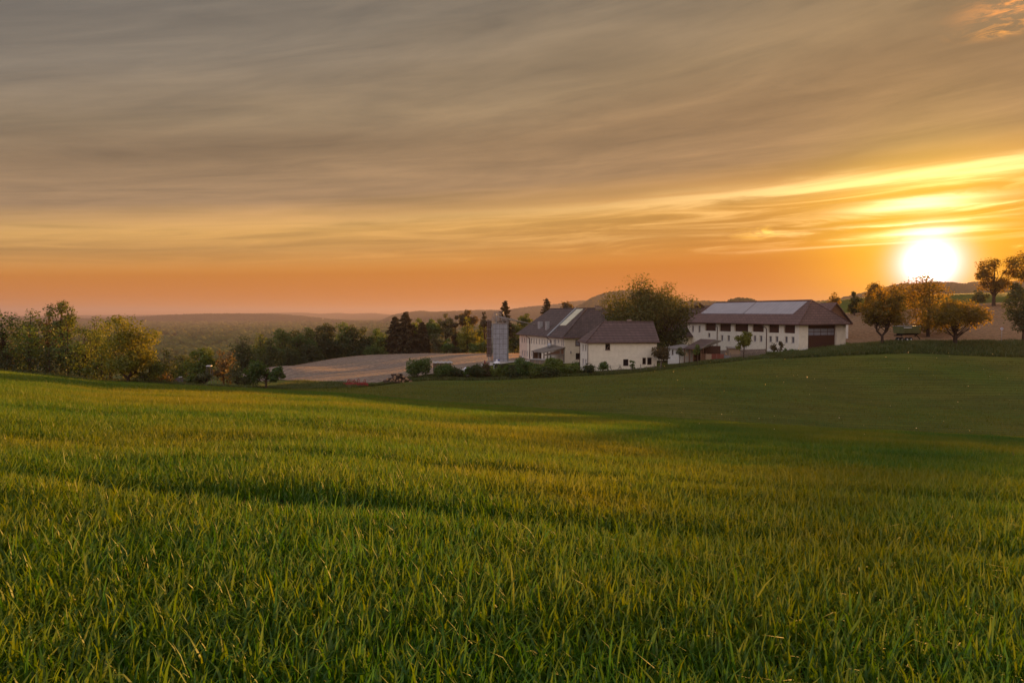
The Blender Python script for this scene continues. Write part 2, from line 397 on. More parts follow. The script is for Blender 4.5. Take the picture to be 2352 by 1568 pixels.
def solarmat():
    m, n, out = material('solar_glass')
    sp = n.new('ShaderNodeSeparateXYZ'); n.put(sp.inputs[0], objco(n))
    g1 = n.m('LESS_THAN', n.m('FRACT', n.m('DIVIDE', sp.outputs[0], 1.0)), 0.06)
    f = n.noise(objco(n), 0.5, 4, 0.6)
    c = n.mix(n.maprange(f, 0.3, 0.7), (0.40, 0.37, 0.38, 1), (0.34, 0.315, 0.33, 1))  # sky reflection put into the pale grey base colour
    c = n.mix(g1, c, (0.50, 0.47, 0.46, 1))
    p = principled(n, c, 0.28, 0.6, 0.15); n.l.new(p.outputs[0], out.inputs[0]); return m
M['solar'] = solarmat()
def collectormat():
    m, n, out = material('pale_collector_glass')
    sp = n.new('ShaderNodeSeparateXYZ'); n.put(sp.inputs[0], objco(n))
    g1 = n.m('LESS_THAN', n.m('FRACT', n.m('DIVIDE', sp.outputs[0], 0.45)), 0.12)
    c = n.mix(g1, (0.66, 0.64, 0.46, 1), (0.5, 0.48, 0.36, 1))
    p = principled(n, c, 0.3, 0.6, 0.1); n.l.new(p.outputs[0], out.inputs[0]); return m
M['collector'] = collectormat()

# ------------------------------------------------------------------ terrain
rng = np.random.default_rng(7)
_g = {}
def vnoise(x, y, seed=0):
    """smooth value noise, -1..1"""
    if seed not in _g: _g[seed] = np.random.default_rng(1000 + seed).uniform(-1, 1, (256, 256))
    t = _g[seed]
    xi = np.floor(x).astype(int); yi = np.floor(y).astype(int); fx = x - xi; fy = y - yi
    fx = fx * fx * (3 - 2 * fx); fy = fy * fy * (3 - 2 * fy)
    g = lambda i, j: t[i % 256, j % 256]
    return (g(xi, yi) * (1 - fx) + g(xi + 1, yi) * fx) * (1 - fy) + (g(xi, yi + 1) * (1 - fx) + g(xi + 1, yi + 1) * fx) * fy
def fbm(x, y, seed=0, octs=4):
    s, a_ = 0, 1.0
    for i in range(octs):
        s = s + a_ * vnoise(x * 2 ** i, y * 2 ** i, seed + i); a_ *= 0.5
    return s / 1.9
# crest of the near field as seen in the photograph -> slope of the sight line, and its distance
CX = np.array([-600, 0, 120, 240, 400, 560, 770, 1000, 1300, 1600, 1900, 2352, 2900], float)
CY = np.array([838, 855, 866, 879, 887, 894, 905, 925, 946, 968, 986, 1008, 1030], float)
CD = np.array([80, 78, 78, 78, 76, 74, 70, 66, 62, 58, 55, 52, 50], float)
CR = np.array([ray(x, 784)[0] / ray(x, 784)[1] for x in CX])
CM = np.array([-zat(x, y, 1.0) for x, y in zip(CX, CY)])
EYE = 1.55
def h_near(x, y):
    d = np.maximum(y, np.abs(x) / 1.25); d = np.maximum(d, 0.01)
    r = np.clip(x / d, CR[0], CR[-1])
    m = np.interp(r, CR, CM); dc = np.interp(r, CR, CD)
    a_ = m - 2 * EYE / dc; b_ = EYE / dc ** 2
    z = -EYE - a_ * d - b_ * d * d
    over = np.maximum(d - dc - 12, 0)
    z = z - 0.004 * over ** 2
    return np.where(y < -0.5, np.minimum(-EYE - 0.02 * np.abs(x) + 0.03 * np.abs(y), 3.0), z)
# the far land, from points read off the photograph: X, Y, distance
FP = [(1836, 811, 125), (1944, 799, 131), (1579, 826, 156), (1700, 816, 141), (1351, 853, 112), (1509, 843, 113), (1552, 834, 124),
      (1600, 832, 118), (1700, 822, 118), (1400, 857, 109), (1300, 950, 76), (1000, 930, 80), (800, 912, 84), (600, 905, 86), (1900, 992, 70), (1600, 972, 72), (2352, 1010, 68),
      (1000, 892, 98), (1500, 900, 88), (2000, 900, 95), (2352, 900, 95), (1750, 860, 102), (900, 882, 106), (1100, 875, 107), (1250, 868, 107),
      (1900, 822, 112), (2100, 816, 112), (2352, 825, 110), (1150, 832, 140), (1195, 822, 169), (1297, 834, 144), (1450, 830, 140),
      (634, 873, 120), (771, 876, 116), (849, 886, 109), (800, 850, 155), (976, 814.5, 215), (890, 816.5, 210), (810, 820, 205), (731, 830, 190), (653, 843, 165), (605, 851, 150),
      (1150, 814.5, 215), (1060, 814.5, 215), (1300, 812, 215), (1000, 840, 150), (1000, 858, 122), (950, 867, 114), (1100, 850, 122), (1200, 855, 118), (1280, 858, 115),
      (650, 894, 99), (560, 895, 96), (760, 893, 98), (0, 866, 92), (240, 886, 90), (400, 893, 92), (-300, 850, 92),
      (0, 905, 125), (300, 915, 130), (500, 905, 140), (-500, 880, 130), (2027, 791, 122), (2194, 793, 122), (2352, 790, 124), (2100, 788, 132),
      (2300, 787, 132), (2350, 742, 165), (2200, 743, 165), (2000, 752, 165), (2283, 699, 205), (2352, 694, 210), (2150, 710, 205), (1970, 718, 205), (1850, 760, 170), (1700, 775, 180), (1500, 800, 190)]
FPT = [at(*p) for p in FP] + [Vector(v) for v in [(-60, 45, -13), (0, 45, -14), (40, 42, -14.5), (-30, 20, -14), (30, 15, -15), (0, -30, -12), (-120, 60, -14), (90, 60, -13), (140, 110, -6),
      (-20, 262, -22), (-80, 262, -24), (20, 265, -20), (-95, 200, -24), (-140, 160, -24), (60, 270, -12), (110, 270, -2), (180, 260, 8), (200, 200, 6), (140, 320, 8), (220, 330, 14),
      (-200, 100, -14), (-250, 200, -30), (-100, 330, -34), (30, 340, -28), (-250, 330, -40), (150, 60, -8), (200, 130, 1)]]
FA = np.array([[p.x, p.y, p.z] for p in FPT])
def _k(r2): return np.sqrt(r2 + 64.0)
_A = _k(((FA[:, None, :2] - FA[None, :, :2]) ** 2).sum(-1)); _n = len(FA)
_B = np.zeros((_n + 1, _n + 1)); _B[:_n, :_n] = _A + np.eye(_n) * -0.02; _B[:_n, _n] = 1; _B[_n, :_n] = 1
_C = np.linalg.solve(_B, np.append(FA[:, 2], 0))
def h_far(x, y):
    x = np.asarray(x, float); y = np.asarray(y, float); out = np.zeros(x.shape); xf, yf = x.ravel(), y.ravel(); o = out.ravel()
    for i in range(0, len(xf), 20000):
        r2 = (xf[i:i + 20000, None] - FA[None, :, 0]) ** 2 + (yf[i:i + 20000, None] - FA[None, :, 1]) ** 2
        o[i:i + 20000] = _k(r2) @ _C[:_n] + _C[_n]
    return o.reshape(x.shape)
PLAIN = -52.0
def sstep(t): t = np.clip(t, 0, 1); return t * t * (3 - 2 * t)
def H(x, y):
    x = np.asarray(x, float); y = np.asarray(y, float)
    hn = h_near(x, y); hf = h_far(np.clip(x, -330, 330), np.clip(y, -60, 380))
    rr = np.hypot(x, y)
    # right of the farm the hill goes on; elsewhere the land drops to the river plain
    plain = PLAIN + (PLAIN * -1 - 2) * sstep((x - 30 + 0.05 * y) / 160.0) * sstep(1 - (rr - 300) / 1500.0)
    hf = hf + (plain - hf) * sstep((rr - 240) / 380.0)
    k = 0.35
    hh = np.where(np.abs(hn - hf) > 8 * k, np.maximum(hn, hf), k * np.logaddexp(np.clip(hn / k, -600, 600), np.clip(hf / k, -600, 600)))
    amp = np.clip(rr / 60.0, 0.15, 1.0)
    hh = hh + 0.10 * amp * fbm(x / 9.0, y / 6.0, 3, 3) * (rr < 400) + 0.11 * sstep((rr - 3) / 5) * (rr < 90) * fbm(x / 9.0 + 3.3, y / 2.6, 33, 2) + 0.028 * fbm(x / 2.2, y / 1.6, 9, 2) * (rr < 60)
    return hh
def H1(x, y): return float(H(np.array([x]), np.array([y]))[0])
def zone_near(x, y): return h_near(x, y) > h_far(np.clip(x, -330, 330), np.clip(y, -60, 380))
def spot(X, d):
    """ground point in the photo column X, d metres ahead"""
    a_, b_, c_ = ray(X, 784); x = a_ / b_ * d
    return Vector((x, d, H1(x, d)))

def ground_sheet():
    rad = np.concatenate([np.linspace(0.0, 3.0, 9)[1:], np.geomspace(3.0, 300.0, 330)[1:], np.geomspace(300, 14000, 90)[1:]])
    ang = np.concatenate([np.linspace(-48, 48, 520, endpoint=False), np.linspace(48, 312, 130, endpoint=False)])
    A_, R_ = np.meshgrid(np.radians(ang), rad)
    x = R_ * np.sin(A_); y = R_ * np.cos(A_)
    z = H(x, y)
    nr, na = x.shape
    co = np.stack([x.ravel(), y.ravel(), z.ravel()], 1)
    co = np.vstack([co, [[0, 0, H1(0, 0)]]])
    i = np.arange(nr - 1)[:, None] * na; j = np.arange(na)[None, :]; j2 = (j + 1) % na
    q = np.stack([i + j, i + na + j, i + na + j2, i + j2], -1).reshape(-1, 4)
    j = np.arange(na); tr = np.stack([np.full(na, len(co) - 1), j, (j + 1) % na], 1)
    rr = np.hypot(co[:, 0], co[:, 1])
    near = zone_near(co[:, 0], co[:, 1]).astype(float)
    field = ((rr < 150) & (co[:, 1] < 113)).astype(float)
    m, n, out = material('ground')
    an = n.new('ShaderNodeAttribute'); an.attribute_name = 'crop'
    pos = objco(n)
    f1 = n.noise(pos, 0.08, 5, 0.6); f2 = n.noise(pos, 1.3, 4, 0.65); f3 = n.noise(n.vm('MULTIPLY', pos, (0.25, 1.0, 1.0)), 0.35, 4, 0.6)
    soil = n.mix(f2, (0.009, 0.014, 0.003, 1), (0.015, 0.022, 0.004, 1))
    grass = n.mix(n.maprange(f1, 0.3, 0.7), (0.095, 0.125, 0.018, 1), (0.14, 0.128, 0.022, 1))
    grass = n.mix(n.maprange(f3, 0.4, 0.7, 0, 0.5), grass, (0.035, 0.052, 0.014, 1))
    rw_ = n.m('SINE', n.m('MULTIPLY', n.m('ADD', n.dot(pos, (0.06, 1.0, 0.0)), n.m('MULTIPLY', n.noise(pos, 0.04, 2), 5.0)), 5.2))
    grass = n.mix(n.maprange(rw_, 0.1, 1.0, 0, 0.45), grass, (0.030, 0.042, 0.012, 1))
    woods = n.mix(n.maprange(f2, 0.35, 0.65), (0.035, 0.045, 0.014, 1), (0.06, 0.07, 0.022, 1))
    c = n.mix(an.outputs['Fac'], grass, soil)
    pl = n.new('ShaderNodeSeparateXYZ'); n.put(pl.inputs[0], pos)
    c = n.mix(n.maprange(pl.outputs[2], -22, -34), c, woods)
    p = principled(n, c, 0.95, 0.08, 0, bump(n, n.m('ADD', f2, n.noise(pos, 7.0, 4)), 0.8, 0.08))
    n.l.new(p.outputs[0], out.inputs[0])
    o = mesh_np('ground', co, q, tr, m, None, {'crop': near}, True)
    return tag(o, kind='structure')
ground_sheet()

def sheet(name, rows_px, mat, lift=0.07, nu=60, nv=40, label=None):
    """a sheet draped on the terrain between a near edge and a far edge given as (X, d) pairs"""
    near, far = rows_px
    def curve(c, u):
        c = np.array([(ray(X, 784)[0] / ray(X, 784)[1] * d, d) for X, d in c]); t = np.linspace(0, 1, len(c))
        return np.stack([np.interp(u, t, c[:, 0]), np.interp(u, t, c[:, 1])], 1)
    u = np.linspace(0, 1, nu); A_ = curve(near, u); B_ = curve(far, u)
    v = np.linspace(0, 1, nv)[:, None, None]
    P = A_[None] * (1 - v) + B_[None] * v
    P[0, :, 1] += 0.5 * fbm(P[0, :, 0] / 1.5, P[0, :, 1] * 0, 40, 3)
    z = H(P[..., 0], P[..., 1]) + lift
    co = np.concatenate([P, z[..., None]], -1).reshape(-1, 3)
    i = (np.arange(nv - 1)[:, None] * nu + np.arange(nu - 1)[None]).ravel()
    q = np.stack([i, i + 1, i + nu + 1, i + nu], 1)
    return tag(mesh_np(name, co, q, None, mat, None, None, True), kind='structure')
def fieldmat(name, c1, c2, ang, green=None, row=1.3):
    m, n, out = material(name)
    pos = objco(n); sp = n.new('ShaderNodeSeparateXYZ'); n.put(sp.inputs[0], pos)
    ca, sa = math.cos(ang), math.sin(ang)
    wob = n.m('MULTIPLY', n.noise(pos, 0.05, 3), 6.0)
    acr = n.m('ADD', n.m('ADD', n.m('MULTIPLY', sp.outputs[0], -sa), n.m('MULTIPLY', sp.outputs[1], ca)), wob)
    rows = n.m('SINE', n.m('MULTIPLY', acr, 2 * math.pi / row))
    f1 = n.noise(pos, 0.12, 5, 0.6); f2 = n.noise(pos, 1.3, 7, 0.75)
    c = n.mix(n.maprange(f2, 0.4, 0.62), (*c1, 1), tuple(x * 0.72 for x in c2) + (1,))
    c = n.mix(n.maprange(rows, 0.2, 1.0, 0.0, 0.45), c, tuple(x * 0.6 for x in c2) + (1,))
    c = n.mix(n.maprange(f1, 0.45, 0.7, 0, 0.4), c, (*(green or c2), 1))
    p = principled(n, c, 0.95, 0.1, 0, bump(n, n.m('ADD', f2, n.m('MULTIPLY', rows, 0.3)), 1.0, 0.4))
    n.l.new(p.outputs[0], out.inputs[0]); return m
M['tilled'] = fieldmat('tilled_soil', (0.38, 0.285, 0.21), (0.27, 0.20, 0.155), 1.15, (0.24, 0.20, 0.13), 2.2)
M['tilled2'] = fieldmat('tilled_soil_of_hill_field', (0.40, 0.235, 0.125), (0.30, 0.175, 0.09), 0.1, (0.19, 0.15, 0.09))  # redder soil colour takes in the orange sun glare
M['gravel'] = plain('pale_gravel', (0.46, 0.41, 0.35), (0.34, 0.30, 0.25), 2.5, 0.95, 0.1, bmp=0.4)
sheet('ploughed_field', ([(560, 147), (622, 125), (655, 118), (771, 115), (850, 109.5), (905, 112), (960, 117), (1020, 122), (1120, 136), (1200, 150), (1330, 165)],
                        [(500, 225), (560, 235), (650, 240), (750, 245), (850, 250), (950, 252), (1040, 252), (1120, 252), (1200, 252), (1280, 250), (1360, 250)]), M['tilled'], 0.08, 150, 70)
sheet('hill_field', ([(1830, 168), (1900, 158), (1965, 141), (2000, 137), (2100, 134.5), (2200, 133), (2300, 132), (2450, 132), (2700, 130)],
                     [(1830, 215), (1900, 212), (1965, 210), (2000, 210), (2100, 212), (2200, 214), (2300, 216), (2450, 218), (2700, 220)]), M['tilled2'], 0.08, 110, 60)
sheet('gravel_drive', ([(1040, 121), (1075, 124), (1110, 128.5), (1150, 133), (1210, 140), (1300, 139)], [(1040, 124), (1068, 128), (1100, 133.5), (1140, 140), (1200, 158), (1290, 152)]), M['gravel'], 0.14, 60, 14)
sheet('concrete_apron', ([(1946, 130), (1990, 131)], [(1946, 134), (1990, 134)]), M['gravel'], 0.14, 12, 6)

# ------------------------------------------------------------------ grass and crops
M['wheat'] = leafmat('young_wheat', (0.036, 0.125, 0.002), (0.135, 0.185, 0.003), 0.46, 0.50, 0.024, (0.18, 0.17, 0.002), 0.09)
M['field_grass'] = leafmat('field_grass', (0.098, 0.138, 0.010), (0.19, 0.16, 0.014), 0.40, 0.5, 0.02, (0.12, 0.11, 0.03), 0.05)
M['rough_grass'] = leafmat('rough_grass', (0.070, 0.105, 0.020), (0.13, 0.13, 0.032), 0.40, 0.5, 0.03)
M['straw'] = leafmat('dry_stubble', (0.42, 0.29, 0.18), (0.30, 0.20, 0.12), 0.35, 0.5, 0.03)
def blades(x, y, h, wd, segs, lean=0.35, rg=rng, droop=0.5):
    """blades of grass as tapering, bending strips"""
    n = len(x); z = H(x, y) - 0.02
    az = rg.uniform(0, 2 * np.pi, n); ln = np.minimum(np.abs(rg.normal(0, lean, n)), 0.62); kk = (0.12 + rg.random(n) ** 2.5 * 0.85) * droop
    face = az + np.pi / 2 + rg.normal(0, 0.5, n)
    dx, dy = np.cos(az), np.sin(az); sx_, sy_ = np.cos(face), np.sin(face)
    co = []
    ts = [i / segs for i in range(segs)]
    for t in ts:
        wt = wd * (1.0 - 0.75 * t ** 1.5) * (0.75 if t == 0 else 1.0)
        off = h * (ln * t + kk * t ** 3); up = h * (t - 0.25 * ln * t ** 2 - 0.7 * kk * t ** 3)
        for s in (-0.5, 0.5):
            co.append(np.stack([x + dx * off + sx_ * wt * s, y + dy * off + sy_ * wt * s, z + up], 1))
    off = h * (ln + kk * 1.25); up = h * (1 - 0.25 * ln - 0.85 * kk)
    co.append(np.stack([x + dx * off, y + dy * off, z + up], 1))
    k = 2 * segs + 1
    co = np.stack(co, 1).reshape(-1, 3)
    b_ = np.arange(n)[:, None] * k
    quads = np.concatenate([b_ + np.array([[2 * i, 2 * i + 1, 2 * i + 3, 2 * i + 2]]) for i in range(segs - 1)]) if segs > 1 else None
    tris = b_ + np.array([[2 * segs - 2, 2 * segs - 1, 2 * segs]])
    tint = np.repeat(np.clip(rg.normal(0.4, 0.25, n) + 0.45 * fbm(x / 2.6, y / 1.0, 26, 3), 0, 1), k)
    return co, quads, tris, tint
def join(parts):
    co, qs, ts, ti, n = [], [], [], [], 0
    for c, q, t, tt in parts:
        co.append(c); ti.append(tt)
        if q is not None and len(q): qs.append(q + n)
        if t is not None and len(t): ts.append(t + n)
        n += len(c)
    return np.concatenate(co), (np.concatenate(qs) if qs else None), (np.concatenate(ts) if ts else None), np.concatenate(ti)
def wedge(n, r0, r1, a=45):
    r = np.sqrt(rng.uniform(r0 * r0, r1 * r1, n)); t = np.radians(rng.uniform(-a, a, n))
    return r * np.sin(t), r * np.cos(t)
def rows_keep(x, y):
    """thin crop in the old wheel tracks and patches"""
    p = fbm(x / 3.0, y / 1.1, 21, 3)
    c = y + 0.10 * x + 0.5 * fbm(x / 7, y / 30, 30, 2)
    k = np.zeros(len(x))
    for c0, hw_ in ((6.6, .35), (10.3, .45), (22.4, .3), (24.2, .3), (38.5, .35), (40.4, .35)):
        k = np.maximum(k, np.exp(-((c - c0) / hw_) ** 2) * np.clip(0.75 + 0.9 * fbm(x / 3.5, y * 0 + c0, 31, 2), 0, 1))
    return (rng.random(len(x)) < np.clip(1.12 + 1.1 * np.minimum(p + 0.12, 0.25), 0.15, 1) * (1 - 0.72 * k)), 1 - 0.5 * k
parts = []
for r0, r1, dens, wd, segs, fan in ((0.0, 5, 1600, 0.019, 4, 180), (5, 11, 1250, 0.018, 3, 88), (11, 22, 900, 0.018, 2, 64), (22, 42, 420, 0.024, 1, 54), (42, 92, 200, 0.036, 1, 49)):
    area = math.radians(2 * fan) / 2 * (r1 * r1 - r0 * r0); x, y = wedge(int(area * dens), r0, r1, fan)
    if r0 == 0: k_ = np.hypot(x, y) > 0.6; x, y = x[k_], y[k_]
    kp, hk = rows_keep(x, y); keep = kp & zone_near(x, y); x, y, hk = x[keep], y[keep], hk[keep]
    hv = hk * (0.25 if r1 <= 11 else 0.225) * (1 + 0.38 * fbm(x / 2.6, y / 1.4, 12, 3)) * rng.uniform(0.7, 1.25, len(x))
    hv = hv * np.where(rng.random(len(x)) < 0.04, 1.4, 1.0)
    parts.append(blades(x, y, hv, wd * rng.uniform(0.6, 1.3, len(x)), segs, 0.26 if r1 <= 11 else 0.32, droop=0.55))
co, q, t, ti = join(parts)
tag(mesh_np('wheat_crop', co, q, t, M['wheat'], None, {'tint': ti}), 'young green wheat filling the whole foreground slope', 'crop', kind='stuff')
# the far slope
n = 330000
x = rng.uniform(-75, 125, n); y = rng.uniform(58, 116, n)
r_ = x / y
edge = np.interp(r_, [ray(v, 784)[0] for v in (560, 800, 900, 1100, 1350, 1600, 1900, 2352, 2600)], [93, 100, 104, 106, 106, 111, 112, 109, 109])
keep = (y < edge) & ~zone_near(x, y) & (np.abs(r_) < 0.95)
x, y = x[keep], y[keep]
hv = 0.24 * (1 + 0.5 * fbm(x / 4, y / 1.6, 15, 3) + 0.45 * np.sin(2 * np.pi * (y + .06 * x + 1.5 * fbm(x / 25, y / 25, 16, 2)) / 1.25)) * rng.uniform(0.6, 1.3, len(x))
co, q, t, ti = blades(x, y, np.maximum(hv, 0.05), rng.uniform(0.04, 0.10, len(x)), 1, 0.4)
tag(mesh_np('meadow_grass', co, q, t, M['field_grass'], None, {'tint': ti}), 'short dark green crop on the shaded slope below the farm', 'grass', kind='stuff')
# rough verge grass: strip below the farm, bank, strip right of the barn, meadow strip on the left
def strip(pts, depth, n, jit=1.0):
    """scatter n points along a (X, d) line, spread over depth metres"""
    P = np.array([(ray(X, 784)[0] / ray(X, 784)[1] * d, d) for X, d in pts]); L = np.r_[0, np.cumsum(np.hypot(*np.diff(P, axis=0).T))]
    s = rng.uniform(0, L[-1], n); w_ = rng.uniform(0, 1, n)
    dd = np.array(depth) if np.ndim(depth) else np.full(len(pts), depth)
    return np.interp(s, L, P[:, 0]), np.interp(s, L, P[:, 1]) + w_ * np.interp(s, L, dd)
parts = []
for pts, dep, n, hh, wd in (([(560, 94), (640, 97), (760, 99), (850, 104), (905, 106)], [22, 18, 15, 5, 3], 26000, 0.45, 0.09),
                        ([(900, 107), (1000, 107.5), (1100, 107.5), (1250, 107), (1350, 106.5)], [4, 9, 9, 7, 3], 26000, 0.5, 0.09),
                        ([(1330, 106.5), (1500, 109), (1600, 112), (1750, 114), (1850, 113)], [3, 3, 4, 9, 8], 22000, 0.42, 0.09),
                        ([(1800, 113), (1950, 113), (2100, 113), (2352, 111), (2600, 111)], [8, 14, 17, 17, 17], 60000, 0.75, 0.10),
                        ([(-200, 79), (0, 80), (120, 80), (240, 82), (400, 84), (560, 88)], [14, 12, 10, 8, 8, 8], 30000, 0.6, 0.09),
                        ([(1950, 133), (2100, 133), (2352, 132)], [3, 2.5, 2], 6000, 0.5, 0.09)):
    x, y = strip(pts, dep, n)
    hv = hh * (1 + 0.6 * fbm(x / 2.5, y / 2.5, 17, 3)) * rng.uniform(0.5, 1.3, len(x))
    parts.append(blades(x, y, np.maximum(hv, 0.08), wd * rng.uniform(0.5, 1.3, len(x)), 2, 0.4))
co, q, t, ti = join(parts)
tag(mesh_np('rough_grass', co, q, t, M['rough_grass'], None, {'tint': ti}), 'tall unmown grass on the verges round the farm', 'grass', kind='stuff')
# dry stubble standing on the ploughed field
x, y = strip([(560, 150), (655, 120), (771, 118), (850, 114), (960, 122), (1040, 132), (1120, 142), (1200, 160), (1330, 168)], [70, 110, 115, 120, 118, 105, 90, 70, 60], 60000)
y = np.where(rng.random(len(y)) < 0.35, 190 + rng.random(len(y)) * 40, y)
co, q, t, ti = blades(x * 1.0, y, rng.uniform(0.08, 0.34, len(x)), rng.uniform(0.05, 0.14, len(x)), 1, 0.4)
tag(mesh_np('stubble', co, q, t, M['straw'], None, {'tint': ti}), 'dry straw stubble standing on the ploughed field', 'stubble', kind='stuff')

# ------------------------------------------------------------------ trees
LEAF = {
    'green': leafmat('green_leaves', (0.055, 0.115, 0.018), (0.095, 0.150, 0.026), 0.5, 0.5, 0.025),
    'dark': leafmat('dark_leaves', (0.036, 0.056, 0.013), (0.065, 0.082, 0.018), 0.5, 0.5, 0.025),
    'olive': leafmat('olive_leaves', (0.075, 0.118, 0.016), (0.125, 0.160, 0.020), 0.5, 0.5, 0.025),
    'yellow': leafmat('yellow_green_leaves', (0.120, 0.150, 0.010), (0.190, 0.195, 0.014), 0.5, 0.5, 0.025),
    'bright': leafmat('fresh_green_leaves', (0.085, 0.145, 0.018), (0.140, 0.175, 0.024), 0.5, 0.5, 0.025),
    'brown': leafmat('brownish_leaves', (0.085, 0.066, 0.028), (0.120, 0.090, 0.034), 0.5, 0.5, 0.025),
    'greyg': leafmat('grey_green_leaves', (0.090, 0.108, 0.042), (0.135, 0.140, 0.056), 0.5, 0.5, 0.025),
    'walnut': leafmat('walnut_leaves', (0.060, 0.075, 0.016), (0.110, 0.110, 0.020), 0.5, 0.5, 0.02),
    'sunlit': leafmat('thin_backlit_leaves', (0.145, 0.115, 0.014), (0.24, 0.175, 0.018), 0.68, 0.5, 0.02),  # orange glow of the low sun put into the leaf colour
    'fir': leafmat('fir_needles', (0.070, 0.058, 0.030), (0.105, 0.082, 0.036), 0.15, 0.6, 0.02),
}
def leaf_quads(rg, P, Nrm, size):
    """one leaf spray (a bent rhombus) at each point"""
    n = len(P)
    nn = Nrm + rg.normal(0, 0.55, (n, 3)); nn /= np.linalg.norm(nn, axis=1, keepdims=True) + 1e-9
    u = np.cross(nn, rg.normal(0, 1, (n, 3))); u /= np.linalg.norm(u, axis=1, keepdims=True) + 1e-9
    v = np.cross(nn, u); s = (size * rg.uniform(0.55, 1.35, n))[:, None]
    co = np.stack([P - u * s * 0.5, P - v * s * 0.33 + nn * s * 0.1, P + u * s * 0.5, P + v * s * 0.33 + nn * s * 0.1], 1).reshape(-1, 3)
    q = np.arange(n * 4).reshape(-1, 4)
    return co, q
def make_tree(name, pos, h, wd, kind='round', leaf='green', seed=1, nleaf=3500, size=0.3, base=0.25, lobes=22, trunk_r=None, fork=False, lobe_r=0.2, label=None, cat='tree', group=None, shell=0.55, flat=1.0, lean=0.0, spec=None, taper=0.85):
    rg = np.random.default_rng(seed); rr = random.Random(seed)
    root = empty(name, pos); tag(root, label, cat, group)
    tr = trunk_r or max(0.08, h * 0.022)
    mb = MB(); P, Q = [], []
    bark = M['bark_red'] if kind in ('spruce', 'pine') else M['bark']
    if kind == 'spruce':
        mb.tube([(0, 0, -0.4), (0, 0, h * 0.5), (0, 0, h * 0.98)], [tr, tr * 0.6, 0.03], 6)
        z = h * base
        pts, nr = [], []
        while z < h * 0.97:
            t = (z / h - base) / (1 - base); R = wd / 2 * ((1 - t) ** taper) * rr.uniform(0.75, 1.12) + 0.15
            nb = 7 if R > 0.8 else 5; a0 = rr.random() * 6.28
            for b_ in range(nb):
                az = a0 + b_ * 6.283 / nb + rr.uniform(-0.3, 0.3); rb = R * rr.uniform(0.6, 1.1); drp = rb * rr.uniform(0.15, 0.4)
                up = rb * 0.25 if t > 0.6 else 0.0
                zj = z + rr.uniform(-.5, .5) * h * .04
                e = Vector((math.cos(az) * rb, math.sin(az) * rb, zj - drp + up))
                mb.tube([(0, 0, zj), tuple(e)], [0.05 * (1 - t) + 0.015, 0.012], 3, False)
                k = max(4, int(nleaf * rb / (wd * 9)))
                s = rg.random(k) ** 0.7
                p = np.stack([e.x * s, e.y * s, zj + (e.z - zj) * s ** 1.4], 1)
                p += rg.normal(0, 1, (k, 3)) * np.array([0.12, 0.12, 0.04]) * (0.5 + rb * 0.35)
                p[:, 2] -= rg.random(k) * 0.30 * min(1, rb * 0.4)
                pts.append(p); nr.append(np.tile([[0, 0, 1.0]], (k, 1)))
            z += h * (0.045 if h < 9 else 0.034) * rr.uniform(0.8, 1.3) * (0.75 + 0.5 * (1 - t))
        P = np.concatenate(pts); Nn = np.concatenate(nr)
    else:
        z0 = h * base; cz = (h + z0) / 2; rz = (h - z0) / 2 * 0.98; rx = wd / 2
        L = []
        if spec:
            L = [(sx * wd / 2, rr.uniform(-0.2, 0.2) * wd, sz * h, sr * wd / 2) for sx, sz, sr in spec]
            extra = lobes - len(L)
        for i in range(lobes - len(L)):
            for _ in range(30):
                v = np.array([rr.gauss(0, 1), rr.gauss(0, 1), rr.gauss(0, 1)]); v /= np.linalg.norm(v)
                if kind == 'tall': break
                if v[2] > -0.75: break
            rad = rr.uniform(0.42, 0.97) if i else 0
            lr = wd * lobe_r * rr.uniform(0.55, 1.3)
            if base < 0.13 and kind in ('round', 'tall', 'sparse') and i % 3 == 1:
                a_ = rr.uniform(0, 6.283); q_ = rr.uniform(.3, .95)
                L.append((math.cos(a_) * q_ * (rx - lr * .4), math.sin(a_) * q_ * (rx - lr * .4), h * rr.uniform(.1, .42), lr)); continue
            if kind == 'pine': v[2] = abs(v[2]) * 0.8; lr *= 0.9
            if spec:
                b_ = rr.choice(L[:len(spec)]); L.append((b_[0] + v[0] * b_[3] * 0.8, b_[1] + v[1] * b_[3] * 0.8, b_[2] + v[2] * b_[3] * 0.7, b_[3] * rr.uniform(0.3, 0.55))); continue
            L.append((v[0] * rad * (rx - lr * 0.35), v[1] * rad * (rx - lr * 0.35), cz + v[2] * rad * (rz - lr * 0.2) + (0 if kind != 'vase' else rz * 0.1), lr))
        if kind not in ('shrub',) and not spec:
            L.append((rr.uniform(-.12, .12) * wd, 0, h - wd * lobe_r * 0.75, wd * lobe_r * 0.8))
        wts = np.array([l[3] ** 2 for l in L]); wts /= wts.sum(); cnt = np.maximum((wts * nleaf).astype(int), 8)
        pts, nr = [], []
        for (lx, ly, lz, lr), k in zip(L, cnt):
            v = rg.normal(0, 1, (k, 3)); v /= np.linalg.norm(v, axis=1, keepdims=True)
            rad = lr * (shell + (1.08 - shell) * rg.random(k) ** 0.6)
            # ragged edge: sprays poke out of each clump
            az = np.arctan2(v[:, 1], v[:, 0]); rad *= 1 + 0.22 * np.sin(az * 3 + lx * 5) * np.cos(v[:, 2] * 5 + ly) + 0.12 * rg.normal(0, 1, k)
            p = np.array([[lx, ly, lz]]) + v * rad[:, None] * np.array([[1, 1, 0.8 * flat]])
            pts.append(p); nr.append(v * 0.9 + np.array([[0, 0, 0.45]]))
        P = np.concatenate(pts); Nn = np.concatenate(nr)
        ok = P[:, 2] > (0.02 * h if kind == 'shrub' else z0 * 0.55)
        P, Nn = P[ok], Nn[ok]
